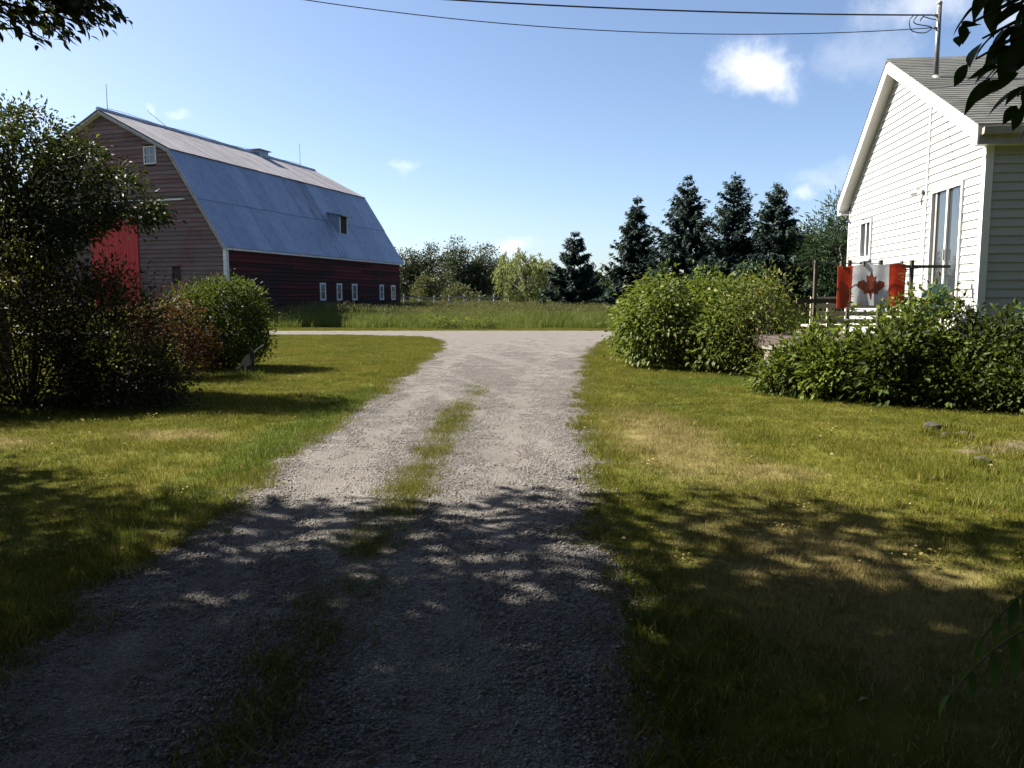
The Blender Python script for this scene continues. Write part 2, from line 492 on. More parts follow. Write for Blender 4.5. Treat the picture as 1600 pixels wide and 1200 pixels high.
leaf_mat('flower_yellow', [(0, (0.45, 0.36, 0.03)), (1, (0.6, 0.5, 0.06))], 0.3, (0.6, 0.5, 0.05), 0.6)


# ------------------------------------------------------------------ mesh helpers
def tag(o, label=None, cat=None, group=None, kind=None):
    if label: o['label'] = label
    if cat: o['category'] = cat
    if group: o['group'] = group
    if kind: o['kind'] = kind
    return o


def empty(name, loc=(0, 0, 0), rz=0.0, label=None, cat=None, group=None):
    o = bpy.data.objects.new(name, None)
    o.empty_display_size = 0.2
    o.location = loc
    o.rotation_euler = (0, 0, rz)
    COL.objects.link(o)
    return tag(o, label, cat, group)


def link(name, me, mat, parent=None, loc=None):
    o = bpy.data.objects.new(name, me)
    if mat:
        me.materials.append(MATS[mat])
    COL.objects.link(o)
    if parent:
        o.parent = parent
    if loc is not None:
        o.location = loc
    return o


def np_mesh(name, V, F):
    """V (n,3), F (m,k) of one polygon size"""
    V = np.asarray(V, np.float32)
    F = np.asarray(F, np.int32)
    me = bpy.data.meshes.new(name)
    me.vertices.add(len(V))
    me.vertices.foreach_set('co', V.ravel())
    k = F.shape[1]
    me.loops.add(F.size)
    me.loops.foreach_set('vertex_index', F.ravel())
    me.polygons.add(len(F))
    me.polygons.foreach_set('loop_start', np.arange(0, F.size, k, dtype=np.int32))
    me.update(calc_edges=True)
    return me


def npo(name, VF, mat, parent=None, smooth=False, loc=None):
    me = np_mesh(name, *VF)
    if smooth:
        me.polygons.foreach_set('use_smooth', np.ones(len(me.polygons), bool))
    return link(name, me, mat, parent, loc)


class MB:
    def __init__(self):
        self.v = []
        self.f = []

    def quadbox(self, P):
        """8 corners: 4 of one end, 4 of the other"""
        n = len(self.v)
        self.v += [tuple(p) for p in P]
        self.f += [tuple(n + i for i in q) for q in ((3, 2, 1, 0), (4, 5, 6, 7), (0, 1, 5, 4), (1, 2, 6, 5), (2, 3, 7, 6), (3, 0, 4, 7))]
        return self

    def box(self, x0, x1, y0, y1, z0, z1):
        return self.quadbox([(x0, y0, z0), (x1, y0, z0), (x1, y1, z0), (x0, y1, z0), (x0, y0, z1), (x1, y0, z1), (x1, y1, z1), (x0, y1, z1)])

    def bar(self, a, b, w, h, up=(0, 0, 1)):
        a, b = Vector(a), Vector(b)
        d = (b - a).normalized()
        s = d.cross(Vector(up))
        if s.length < 1e-4:
            s = d.cross(Vector((0, 1, 0)))
        s = s.normalized() * w / 2
        u = s.cross(d).normalized() * h / 2
        return self.quadbox([a - s - u, a + s - u, a + s + u, a - s + u, b - s - u, b + s - u, b + s + u, b - s + u])

    def tube(self, pts, rad, n=8, cap=True):
        pts = [Vector(p) for p in pts]
        if not hasattr(rad, '__len__'):
            rad = [rad] * len(pts)
        base = len(self.v)
        ref = Vector((0.31, 0.17, 0.93))
        for i, p in enumerate(pts):
            d = (pts[min(i + 1, len(pts) - 1)] - pts[max(i - 1, 0)]).normalized()
            s = d.cross(ref)
            if s.length < 0.05:
                s = d.cross(Vector((1, 0, 0)))
            s.normalize()
            u = s.cross(d)
            for k in range(n):
                a = 2 * math.pi * k / n
                self.v.append(tuple(p + (s * math.cos(a) + u * math.sin(a)) * rad[i]))
        for i in range(len(pts) - 1):
            for k in range(n):
                a, b = base + i * n + k, base + i * n + (k + 1) % n
                self.f.append((a, b, b + n, a + n))
        if cap:
            self.f.append(tuple(base + k for k in range(n))[::-1])
            e = base + (len(pts) - 1) * n
            self.f.append(tuple(e + k for k in range(n)))
        return self

    def prism(self, poly, ax, t0, t1):
        """extrude a 2-D outline; ax maps (u,v,t)->xyz"""
        n = len(self.v)
        k = len(poly)
        self.v += [ax(u, v, t0) for u, v in poly] + [ax(u, v, t1) for u, v in poly]
        self.f.append(tuple(range(n + k - 1, n - 1, -1)))
        self.f.append(tuple(range(n + k, n + 2 * k)))
        for i in range(k):
            j = (i + 1) % k
            self.f.append((n + i, n + j, n + k + j, n + k + i))
        return self

    def build(self, name, mat, parent=None, smooth=False, loc=None):
        me = bpy.data.meshes.new(name)
        me.from_pydata(self.v, [], self.f)
        if smooth:
            me.polygons.foreach_set('use_smooth', np.ones(len(me.polygons), bool))
        me.update()
        return link(name, me, mat, parent, loc)


def unit(a):
    return a / np.maximum(np.linalg.norm(a, axis=-1, keepdims=True), 1e-9)


def leaf_faces(P, D, N, L, W, fold=0.25):
    """one folded diamond per leaf: P base, D axis, N rough normal, L length, W width"""
    D = unit(D)
    Sd = unit(np.cross(D, N))
    Nn = np.cross(Sd, D)
    L = np.asarray(L)[:, None]
    W = np.asarray(W)[:, None]
    mid = P + D * L * 0.45
    V = np.stack([P, mid + Sd * W / 2 + Nn * W * fold, P + D * L - Nn * L * 0.12, mid - Sd * W / 2 + Nn * W * fold], 1).reshape(-1, 3)
    i = np.arange(len(P))[:, None] * 4
    Fc = np.concatenate([i + [0, 1, 2], i + [0, 2, 3]], 0)
    return V, Fc


def rand_dirs(n):
    return unit(rng.normal(size=(n, 3)))


def merge(parts):
    Vs, Fs, o = [], [], 0
    for V, Fc in parts:
        Vs.append(V)
        Fs.append(np.asarray(Fc) + o)
        o += len(V)
    return np.concatenate(Vs), np.concatenate(Fs)


def clump_leaves(centres, per, spread, size, aspect=0.55, up=0.4, out=None, droop=0.0, flat=1.0):
    """leaves gathered in clumps about the given centres"""
    n = len(centres) * per
    c = np.repeat(centres, per, 0)
    off = rng.normal(size=(n, 3)) * spread * np.array([1, 1, flat])
    P = c + off
    D = unit(off + rand_dirs(n) * spread)
    if out is not None:
        D = unit(D + 0.7 * unit(P - out))
    D[:, 2] -= droop
    Nn = unit(rand_dirs(n) + np.array([0, 0, up * 2]))
    L = size * rng.uniform(0.65, 1.3, n)
    return leaf_faces(P, D, Nn, L, L * aspect)


def crown_points(n, c, r, inner=0.35, lump=0.18, seed_dirs=7, bottom=-1.0):
    """points through an uneven ellipsoid, denser towards the outside"""
    d = rand_dirs(n * 2)
    d = d[d[:, 2] > bottom][:n]
    lobes = rand_dirs(seed_dirs)
    k = 1 + lump * (np.max(d @ lobes.T, 1) - 0.6) * 2
    rad = rng.uniform(inner, 1, len(d)) ** 0.6 * k
    return np.asarray(c) + d * rad[:, None] * np.asarray(r)


def limbs(trunk_pts, trunk_r, targets, r0, n=6, bend=0.25):
    mb = MB()
    mb.tube(trunk_pts, trunk_r, 10)
    T = [Vector(p) for p in trunk_pts]
    for tg in targets:
        tg = Vector(tg)
        k = random.uniform(0.35, 1.0)
        i = min(int(k * (len(T) - 1)), len(T) - 2)
        f = k * (len(T) - 1) - i
        a = T[i].lerp(T[i + 1], f)
        m1 = a.lerp(tg, 0.4) + Vector((random.uniform(-1, 1), random.uniform(-1, 1), random.uniform(0, 1))) * bend * (tg - a).length * 0.4
        m2 = a.lerp(tg, 0.75) + Vector((random.uniform(-1, 1), random.uniform(-1, 1), random.uniform(-.3, .8))) * bend * (tg - a).length * 0.25
        rr = r0 * random.uniform(0.6, 1.1)
        mb.tube([a, m1, m2, tg], [rr, rr * 0.7, rr * 0.42, rr * 0.12], n, cap=False)
    return mb


def gn_scatter(name, variants, pts, rot, scl, mats, label=None, cat=None, kind='stuff'):
    """ONE object: a few patches of geometry instanced on its own loose points by geometry nodes.
    variants: list of (V, F(tri), matidx); pts (n,3), rot (n,), scl (n,3)"""
    k = len(variants)
    n = len(pts)
    vid_p = rng.integers(0, k, n)
    V = [np.asarray(v[0], np.float32) for v in variants] + [np.asarray(pts, np.float32)]
    vid = np.concatenate([np.full(len(v[0]), i) for i, v in enumerate(variants)] + [-(vid_p + 1)]).astype(np.int32)
    Fs, mi, o = [], [], 0
    for v in variants:
        Fs.append(np.asarray(v[1]) + o)
        mi.append(v[2])
        o += len(v[0])
    me = np_mesh(name, np.concatenate(V), np.concatenate(Fs))
    me.polygons.foreach_set('material_index', np.concatenate(mi).astype(np.int32))
    nv = len(vid)
    a = me.attributes.new('vid', 'INT', 'POINT')
    a.data.foreach_set('value', vid)
    rr = np.zeros((nv, 3), np.float32)
    rr[-n:, 2] = rot
    a = me.attributes.new('rot', 'FLOAT_VECTOR', 'POINT')
    a.data.foreach_set('vector', rr.ravel())
    ss = np.ones((nv, 3), np.float32)
    ss[-n:] = scl
    a = me.attributes.new('scl', 'FLOAT_VECTOR', 'POINT')
    a.data.foreach_set('vector', ss.ravel())
    o = link(name, me, None)
    for m in mats:
        me.materials.append(MATS[m])
    ng = bpy.data.node_groups.new(name + '_nodes', 'GeometryNodeTree')
    ng.interface.new_socket('Geometry', in_out='INPUT', socket_type='NodeSocketGeometry')
    ng.interface.new_socket('Geometry', in_out='OUTPUT', socket_type='NodeSocketGeometry')
    N, Lk = ng.nodes, ng.links
    gi = N.new('NodeGroupInput')
    go = N.new('NodeGroupOutput')
    jn = N.new('GeometryNodeJoinGeometry')

    def attr(nm, ty):
        x = N.new('GeometryNodeInputNamedAttribute')
        x.data_type = ty
        x.inputs['Name'].default_value = nm
        return x.outputs['Attribute']
    vidn = attr('vid', 'INT')
    rotn = attr('rot', 'FLOAT_VECTOR')
    scln = attr('scl', 'FLOAT_VECTOR')
    e2r = N.new('FunctionNodeEulerToRotation')
    Lk.new(rotn, e2r.inputs[0])

    def sel(val):
        c = N.new('FunctionNodeCompare')
        c.data_type = 'INT'
        c.operation = 'EQUAL'
        ins = [s for s in c.inputs if s.type == 'INT']
        Lk.new(vidn, ins[0])
        ins[1].default_value = val
        s = N.new('GeometryNodeSeparateGeometry')
        s.domain = 'POINT'
        Lk.new(gi.outputs[0], s.inputs['Geometry'])
        Lk.new(c.outputs['Result'], s.inputs['Selection'])
        return s.outputs['Selection']
    for i in range(k):
        ip = N.new('GeometryNodeInstanceOnPoints')
        Lk.new(sel(-(i + 1)), ip.inputs['Points'])
        Lk.new(sel(i), ip.inputs['Instance'])
        Lk.new(e2r.outputs[0], ip.inputs['Rotation'])
        Lk.new(scln, ip.inputs['Scale'])
        Lk.new(ip.outputs[0], jn.inputs[0])
    Lk.new(jn.outputs[0], go.inputs[0])
    md = o.modifiers.new('scatter', 'NODES')
    md.node_group = ng
    return tag(o, label, cat, kind=kind)


def pixel_ground(px, py):
    r = pix_dir(px, py)
    k = -CAM_H / r.z
    return (r.x * k, r.y * k)


_ph = rng.uniform(0, 6.28, 40)


def wob(a, f=1.0, k=0):
    """smooth 1-D noise about 0, +-1"""
    return (np.sin(a * 1.0 * f + _ph[k]) + 0.6 * np.sin(a * 2.3 * f + _ph[k + 1]) + 0.4 * np.sin(a * 5.1 * f + _ph[k + 2]) + 0.3 * np.sin(a * 11.7 * f + _ph[k + 3])) / 1.6


# ------------------------------------------------------------------ ground, driveway
g = npo('ground', ([(-2500, -800, 0), (2500, -800, 0), (2500, 4000, 0), (-2500, 4000, 0)], [(0, 1, 2, 3)]), 'ground_lawn')
tag(g, kind='structure')


def drive_sd(x, y):
    """signed distance-like value, > 0 inside the driveway"""
    xl = np.interp(y, [-40, 24, 27, 30, 32, 33.6], [-2.15, -2.18, -2.35, -2.75, -3.6, -6.0])
    xr = np.interp(y, [-40, 2, 4, 5.85, 8.4, 12.8, 20.9, 27, 30.5, 32, 33.6], [0.4, .44, .5, .6, .76, 1.08, 1.93, 2.9, 3.7, 4.4, 6.5])
    lane = np.minimum(x - xl, xr - x)
    lane = np.where(y < 33.7, lane, -9)
    cross = np.minimum(y - 33.6 - 0.6 * np.clip((-x - 4) / 6, 0, 1), 38.0 - 0.02 * np.abs(x) - y)
    cross = np.where((x > -34) & (x < 24), cross, -9)
    w = 0.10 * wob(y, 1.7, 0) + 0.05 * wob(x * 3 + y * 5, 1.3, 4)
    return np.maximum(lane, cross) + w


def track_val(x, y):
    """wheel tracks: worn, dusty, few loose stones"""
    c1 = np.interp(y, [0, 20, 28, 34], [-1.65, -1.55, -1.4, -1.0])
    c2 = np.interp(y, [0, 8, 13, 20, 30], [-0.25, -0.12, 0.1, 0.75, 1.7])
    s = 0.30
    return np.exp(-((x - c1) / s) ** 2) * 0.9 + np.exp(-((x - c2) / s) ** 2) + np.clip((y - 20) / 14, 0, 0.7)


def build_drive():
    def grid(x0, x1, y0, y1, h):
        xs = np.arange(x0, x1 + h / 2, h)
        ys = np.arange(y0, y1 + h / 2, h)
        X, Y = np.meshgrid(xs, ys, indexing='ij')
        return X, Y
    parts, tr = [], []
    for (x0, x1, y0, y1, h) in ((-4.8, 4.8, -6, 15.0, 0.08), (-7.2, 7.2, 15.0, 33.0, 0.12), (-34.2, 24.2, 33.0, 39.0, 0.2)):
        X, Y = grid(x0, x1, y0, y1, h)
        keep = drive_sd(X, Y) > 0
        idx = np.arange(X.size).reshape(X.shape)
        q = np.stack([idx[:-1, :-1], idx[1:, :-1], idx[1:, 1:], idx[:-1, 1:]], -1).reshape(-1, 4)
        k = keep.ravel()[q].sum(1) >= 2
        q = q[k]
        used = np.unique(q)
        mp = -np.ones(X.size, int)
        mp[used] = np.arange(len(used))
        x, y = X.ravel()[used], Y.ravel()[used]
        edge = np.clip(drive_sd(x, y) / 0.4, 0, 1)
        tv = np.clip(track_val(x, y), 0, 1)
        z = 0.004 + 0.02 * edge * (1 - tv) + 0.006 * edge * wob(x * 2.1 + y * .7, 1.1, 8)
        parts.append((np.stack([x, y, np.maximum(z, 0.004)], 1), mp[q]))
        tr.append(tv)
    V, Fc = merge(parts)
    o = npo('driveway', (V, Fc), 'driveway_gravel', smooth=True)
    a = o.data.attributes.new('track', 'FLOAT', 'POINT')
    a.data.foreach_set('value', np.concatenate(tr).astype(np.float32))
    tag(o, kind='structure')


build_drive()


# loose gravel: small stones instanced in patches
def stone_patch(n, half, rmin, rmax):
    base = np.array([(1, 0, 0), (-1, 0, 0), (0, 1, 0), (0, -1, 0), (0, 0, 1), (0, 0, -1)], float)
    fc = np.array([(0, 2, 4), (2, 1, 4), (1, 3, 4), (3, 0, 4), (2, 0, 5), (1, 2, 5), (3, 1, 5), (0, 3, 5)])
    Vs, Fs = [], []
    for i in range(n):
        r = rmin + (rmax - rmin) * random.random() ** 2.5
        v = base * rng.uniform(0.6, 1.25, (6, 1)) * [1, rng.uniform(.6, 1), rng.uniform(.45, .8)] * r
        th = random.uniform(0, 6.28)
        c, s = math.cos(th), math.sin(th)
        v = v @ np.array([[c, -s, 0], [s, c, 0], [0, 0, 1]]).T
        v += [random.uniform(-half, half), random.uniform(-half, half), r * 0.25]
        Vs.append(v)
        Fs.append(fc + 6 * i)
    return np.concatenate(Vs), np.concatenate(Fs), np.zeros(8 * n, int)


def build_gravel():
    n = 20000
    x = rng.uniform(-2.6, 3.0, n)
    y = 1.0 + 30 * rng.uniform(0, 1, n) ** 1.3
    sd = drive_sd(x, y)
    tv = track_val(x, y)
    k = (sd > -0.18) & (rng.uniform(0, 1, n) < np.interp(y, [9, 28], [1, .1])) & (rng.uniform(0, 1, n) > np.interp(y, [3, 9], [.72, .9]) * np.clip(tv * 1.2, 0, 1)) & (rng.uniform(0, 1, n) < 0.25 + np.clip(sd + .18, 0, .4) * 2)
    x, y, tv = x[k], y[k], tv[k]
    var = [stone_patch(64, 0.13, 0.003, 0.013) for _ in range(5)]
    z = 0.006 + 0.02 * (1 - np.clip(tv, 0, 1)) * np.clip(drive_sd(x, y) / .4, 0, 1)
    s = rng.uniform(0.7, 1.25, len(x))
    gn_scatter('loose_gravel', var, np.stack([x, y, z], 1), rng.uniform(0, 6.28, len(x)), np.stack([s, s, s], 1), ['pebbles'],
               'loose grey crushed gravel scattered over the driveway', 'gravel')


build_gravel()


# mown lawn blades
def blade_patch(n, half, hmin, hmax, w, lean=0.7, seg=1):
    P = np.stack([rng.uniform(-half, half, n), rng.uniform(-half, half, n), np.zeros(n)], 1)
    h = rng.uniform(hmin, hmax, n) * rng.uniform(.7, 1, n)
    th = rng.uniform(0, 6.28, n)
    ln = rng.uniform(0.1, lean, n) * h
    tip = P + np.stack([np.cos(th) * ln, np.sin(th) * ln, h], 1)
    a2 = rng.uniform(0, 6.28, n)
    sd = np.stack([np.cos(a2), np.sin(a2), np.zeros(n)], 1) * (w * rng.uniform(.6, 1.2, n))[:, None] / 2
    if seg == 1:
        V = np.stack([P - sd, P + sd, tip], 1).reshape(-1, 3)
        Fc = np.arange(3 * n).reshape(-1, 3)
    else:
        mid = P + np.stack([np.cos(th) * ln * .3, np.sin(th) * ln * .3, h * .6], 1)
        V = np.stack([P - sd, P + sd, mid - sd * .8, mid + sd * .8, tip], 1).reshape(-1, 3)
        i = np.arange(n)[:, None] * 5
        Fc = np.concatenate([i + [0, 1, 3], i + [0, 3, 2], i + [2, 3, 4]], 0)
    return V, Fc, np.zeros(len(Fc), int)


def build_lawn():
    var = [blade_patch(640, 0.27, 0.022, 0.062, 0.0045, 0.9) for _ in range(5)]
    h = 0.36
    xs = np.arange(-29, 29, h)
    ys = np.arange(0.6, 41.6, h)
    X, Y = np.meshgrid(xs, ys)
    x = (X + rng.uniform(-.16, .16, X.shape)).ravel()
    y = (Y + rng.uniform(-.16, .16, X.shape)).ravel()
    sd = drive_sd(x, y)
    k = (np.abs(x) < 0.66 * y + 2.2) & (sd < -0.12)
    k &= ~((x > 8.3) & (y > 13)) & ~((((x - 5.75) / 1.0) ** 2 + ((y - 8.35) / .38) ** 2) < 1)
    x, y = x[k], y[k]
    s = 0.8 + 0.45 * np.clip(np.abs(wob(x * .8 + y * .5, 1, 12)), 0, 1) + 0.5 * np.exp(-((x + 2.5) / .35) ** 2) * (y < 24)
    xy = rng.uniform(.9, 1.15, len(x))
    gn_scatter('mown_lawn', var, np.stack([x, y, np.zeros(len(x))], 1), rng.uniform(0, 6.28, len(x)), np.stack([xy, xy, s], 1), ['lawn_blades'],
               'short mown lawn grass on both sides of the driveway', 'grass')
    n = 1300
    xw = rng.uniform(-9, 9, n)
    yw = 1.2 + 20 * rng.uniform(0, 1, n) ** 1.5
    k = (drive_sd(xw, yw) < -.15) & (np.abs(xw) < .66 * yw + 1.5)
    xw, yw = xw[k], yw[k]

    def clover(m):
        P = np.stack([rng.normal(0, .05, m), rng.normal(0, .05, m), rng.uniform(.02, .06, m)], 1)
        a = rng.uniform(0, 6.28, m)
        V, Fc = leaf_faces(P, np.stack([np.cos(a), np.sin(a), rng.uniform(-.2, .3, m)], 1), np.tile([0., 0, 1], (m, 1)) + rng.normal(0, .3, (m, 3)), rng.uniform(.014, .03, m), rng.uniform(.012, .02, m), .15)
        return V, Fc, np.zeros(len(Fc), int)
    sw = rng.uniform(.7, 1.5, len(xw))
    gn_scatter('lawn_weeds', [clover(26), clover(16), blade_patch(34, .05, .03, .075, .005, 1.0, 2), blade_patch(22, .04, .03, .085, .005, 1.2, 2)], np.stack([xw, yw, np.zeros(len(xw))], 1), rng.uniform(0, 6.28, len(xw)),
               np.stack([sw, sw, sw], 1), ['lawn_blades'], 'clover, weeds and longer grass tufts dotted through the lawn', 'weeds')
    # tufts on the drive: middle strip and ragged edges
    n = 6500
    y2 = rng.uniform(1.4, 33, n)
    cx = np.interp(y2, [0, 4, 7, 11.3, 20], [-1.0, -.93, -.84, -.73, -.3])
    x2 = cx + rng.normal(0, 0.105, n)
    dens = np.interp(y2, [0, 5, 9, 10.5, 12.5, 15], [0.5, 0.6, .7, .55, .2, 0.0]) * np.clip(.75 + .6 * wob(y2, 1.6, 16), .2, 1)
    k = rng.uniform(0, 1, n) < dens
    xa, ya = x2[k], y2[k]
    n = 26000
    y3 = 1.2 + rng.uniform(0, 1, n) ** 1.4 * 34
    x3 = rng.uniform(-5, 7, n)
    sd = drive_sd(x3, y3)
    k = (sd > -0.3) & (sd < 0.12) & (rng.uniform(0, 1, n) < np.where(sd < 0, .9, .3))
    x3, y3 = x3[k], y3[k]
    X = np.concatenate([xa, x3])
    Y = np.concatenate([ya, y3])
    var = [blade_patch(70, 0.085, 0.02, 0.075, 0.0045, 1.1) for _ in range(5)]
    s = rng.uniform(.6, 1.3, len(X))
    gn_scatter('driveway_grass', var, np.stack([X, Y, np.full(len(X), .012)], 1), rng.uniform(0, 6.28, len(X)), np.stack([s, s, s], 1), ['lawn_blades'],
               'grass growing in the middle strip and edges of the driveway', 'grass')


build_lawn()

# ------------------------------------------------------------------ barn
BARN_A = R(17.0)
barn_o = Vector((-15.58, 44.33, 0))
be_y = Vector((math.sin(BARN_A), math.cos(BARN_A), 0))
be_x = Vector((math.cos(BARN_A), -math.sin(BARN_A), 0))
BL = 22.5
EAVE, BRK, RDG = (0.0, 4.35), (-3.40, 9.68), (-7.95, 12.02)
BW = -15.9


def barn_half(z):
    """x of the right-hand outline at height z"""
    if z <= EAVE[1]:
        return -0.16
    if z <= BRK[1]:
        f = (z - EAVE[1]) / (BRK[1] - EAVE[1])
        return -0.1 + f * (BRK[0] + 0.02)
    f = (z - BRK[1]) / (RDG[1] - BRK[1])
    return -0.1 + BRK[0] + 0.02 + f * (RDG[0] - BRK[0] + 0.08)


def mirror(x):
    return 2 * RDG[0] - x


def cut(spans, a, b):
    o = []
    for s, e in spans:
        if b <= s or a >= e:
            o.append((s, e))
            continue
        if a > s:
            o.append((s, a))
        if b < e:
            o.append((b, e))
    return o


def build_barn():
    b = empty('barn', barn_o, -BARN_A, 'big old gambrel barn, weathered red boards under a blue-grey metal roof', 'barn')
    # stone footing and plain core so nothing is open
    MB().box(BW + .3, -.3, .3, BL - .3, 0, 0.5).build('foundation', 'fieldstone', b)
    rows = int(11.6 / 0.24)
    gable_open = [(-5.22, -4.38, 8.97, 9.95), (-9.2, -5.86, 0.0, 6.25), (-3.66, -3.1, 2.45, 3.1)]
    core = [(barn_half(z) - .06, z) for z in (0.3, 4.3, BRK[1] - .2)] + [(RDG[0], RDG[1] - .25)]
    core += [(mirror(x), z) for x, z in core[::-1][1:]]
    MB().prism(core, lambda u, v, t: (u, t, v), 0.06, BL - 0.08).build('wall_core', 'barn_dark', b)

    def board(p_out, x0a, x1a, x0b, x1b, z0, z1, axis, mat):
        """lapped board: lower edge proud. axis 'x' -> gable (faces -y), 'y' -> long wall (faces +x)"""
        mb = MB()
        t0, t1 = p_out + random.uniform(0.01, 0.035), p_out - 0.02
        if axis == 'x':
            mb.quadbox([(x0a, -t0, z0), (x1a, -t0, z0), (x1a, .05, z0), (x0a, .05, z0), (x0b, -t1, z1), (x1b, -t1, z1), (x1b, .05, z1), (x0b, .05, z1)])
        else:
            mb.quadbox([(-.2, x0a, z0), (-.16 + t0, x0a, z0), (-.16 + t0, x1a, z0), (-.2, x1a, z0), (-.2, x0b, z1), (-.16 + t1, x0b, z1), (-.16 + t1, x1b, z1), (-.2, x1b, z1)])
        return mb.build('board', mat, b)
    for r in range(rows):
        z0 = 0.45 + r * 0.24
        z1 = z0 + 0.226
        xr0, xr1 = barn_half(z0), barn_half(z1)
        if xr1 < RDG[0] + .2:
            break
        xl0, xl1 = mirror(xr0), mirror(xr1)
        spans = [(xl0, xr0)]
        for a, c, zz0, zz1 in gable_open:
            if z1 > zz0 and z0 < zz1:
                spans = cut(spans, a, c)
        for s, e in spans:
            if e - s > 7:
                c = s + (e - s) * random.uniform(.35, .65)
                segs = [(s, c - .006), (c + .006, e)]
            else:
                segs = [(s, e)]
            for q, w in segs:
                qb = xl1 if abs(q - xl0) < 1e-6 else q
                wb = xr1 if abs(w - xr0) < 1e-6 else w
                grey = random.random() < np.interp(z0, [1, 6, 9, 11], [.97, .8, .35, .2])
                board(.03, q, w, qb, wb, z0, z1, 'x', 'board_gable_grey' if grey else 'board_gable')
    wins = [(9.83, 10.6), (12.05, 12.81), (14.26, 15.05), (18.67, 19.41), (20.71, 21.5)]
    for r in range(16):
        z0 = 0.45 + r * 0.24
        z1 = z0 + 0.228
        spans = [(0.0, BL)]
        if z1 > 1.36 and z0 < 2.55:
            for a, c in wins:
                spans = cut(spans, a, c)
        for s, e in spans:
            k = max(1, int((e - s) / 5.5))
            cs = sorted([s + (e - s) * (i + random.uniform(-.2, .2)) / k for i in range(1, k)])
            pts = [s] + cs + [e]
            for q, w in zip(pts[:-1], pts[1:]):
                worn = random.random() < np.interp(z0, [1.2, 2.6, 3.6], [.95, .6, .08])
                board(.03, q + .004, w - .004, q + .004, w - .004, z0, z1, 'y', 'board_side_worn' if worn else 'board_side')
    # rear gable and far wall are plain
    MB().prism([(x, z) for x, z in core], lambda u, v, t: (u, t, v), BL - .07, BL - .02).build('rear_wall', 'board_gable_grey', b)
    MB().box(BW + .1, BW + .15, 0.06, BL - .1, .4, 4.3).build('far_wall', 'board_side_worn', b)
    # corner and eave trim
    MB().box(-.24, -.06, -.075, .05, .3, 4.22).build('corner_board', 'barn_trim', b)
    MB().box(-.128, -.08, .052, .2, .3, 4.22).build('corner_board', 'barn_trim', b)
    MB().box(-.02, 0.03, -.3, BL + .25, 4.21, 4.31).build('eave_trim', 'barn_trim', b)

    # roof sheets. slope given by two (x,z) points
    def slope(pa, pb, n, rowcuts, lift, mats, visible=True):
        pa, pb = Vector((pa[0], 0, pa[1])), Vector((pb[0], 0, pb[1]))
        d = pb - pa
        nrm = Vector((-d.z, 0, d.x)).normalized()
        if nrm.z < 0:
            nrm = -nrm
        y0, y1 = -.32, BL + .28
        w = (y1 - y0) / n
        for ri, (f0, f1) in enumerate(rowcuts):
            for i in range(n):
                ya, yb = y0 + i * w - .01, y0 + (i + 1) * w + .01
                l0 = lift + 0.006 * (i % 2) + 0.026 * ri + random.uniform(0, .006)
                tl = random.uniform(-.006, .006)
                A, B = pa + d * f0, pa + d * f1
                P = []
                for t in (0, .03):
                    for (pp, yy, dl) in ((A, ya, tl), (A, yb, -tl), (B, yb, 0), (B, ya, 0)):
                        q = pp + nrm * (l0 + dl + t)
                        P.append((q.x, yy, q.z))
                mb = MB().quadbox(P)
                mb.build('roof_sheet', mats(ri, i, n), roof)
    roof = MB()
    rp = [(EAVE[0] + .05, EAVE[1] - .04), (BRK[0], BRK[1]), RDG, (mirror(BRK[0]), BRK[1]), (mirror(EAVE[0] + .05), EAVE[1] - .04)]
    th = [(x, z - .14) for x, z in rp]
    roof.prism(rp + th[::-1], lambda u, v, t: (u, t, v), -.28, BL + .24)
    roof = roof.build('roof', 'barn_trim', b)

    def m_low(ri, i, n):
        f = i / n
        if .42 < f < .62 and random.random() < .7:
            return 'roof_sheet_stained'
        return 'roof_sheet'

    def m_up(ri, i, n):
        f = i / n
        return 'roof_sheet_rusty'
    slope((EAVE[0] + .07, EAVE[1] - .06), BRK, 15, [(0, .52), (.49, 1.0)], .006, m_low)
    slope((BRK[0] + .12, BRK[1] - .05), RDG, 17, [(0, 1.0)], .05, m_up)
    slope((mirror(EAVE[0] + .07), EAVE[1] - .06), (mirror(BRK[0]), BRK[1]), 6, [(0, 1.0)], .006, lambda r, i, n: 'roof_sheet')
    slope((mirror(BRK[0] + .12), BRK[1] - .05), RDG, 6, [(0, 1.0)], .05, lambda r, i, n: 'roof_sheet')
    MB().tube([(RDG[0], -.35, RDG[1] + .1), (RDG[0], BL + .3, RDG[1] + .1)], .11, 8).build('ridge_cap', 'roof_sheet', roof)
    # rake boards on the front gable
    for sgn in (1, -1):
        for pa, pb in ((EAVE, BRK), (BRK, RDG)):
            f = (lambda p: p[0] if sgn > 0 else mirror(p[0]))
            MB().bar((f(pa), -.335, pa[1] - .12), (f(pb), -.335, pb[1] - .12), .03, .09, (0, 0, 1)).build('rake_board', 'grey_wood', b)
    # ridge vent box
    v = MB().box(RDG[0] - .45, RDG[0] + .45, 14.4, 15.5, RDG[1] - .3, RDG[1] + .34).build('ridge_vent', 'roof_sheet', b)
    MB().box(RDG[0] - .6, RDG[0] + .6, 14.2, 15.7, RDG[1] + .342, RDG[1] + .40).build('vent_cap', 'roof_sheet', v)
    # lightning rods
    for yy, dx, dy, h in ((0.4, 0, 0, 1.6), (5.6, -.9, -1.0, 1.1), (20.6, 0, 0, 1.9)):
        rod = MB().tube([(RDG[0], yy, RDG[1] + .05), (RDG[0] + dx, yy + dy, RDG[1] + h)], [.022, .014], 6).build('lightning_rod', 'galvanised_pipe', b)
    pts = [(RDG[0] + .02, y, RDG[1] + .24 + .05 * math.sin(y)) for y in np.linspace(.4, 20.6, 24)]
    MB().tube(pts, .012, 5).build('rod_cable', 'cable', b)

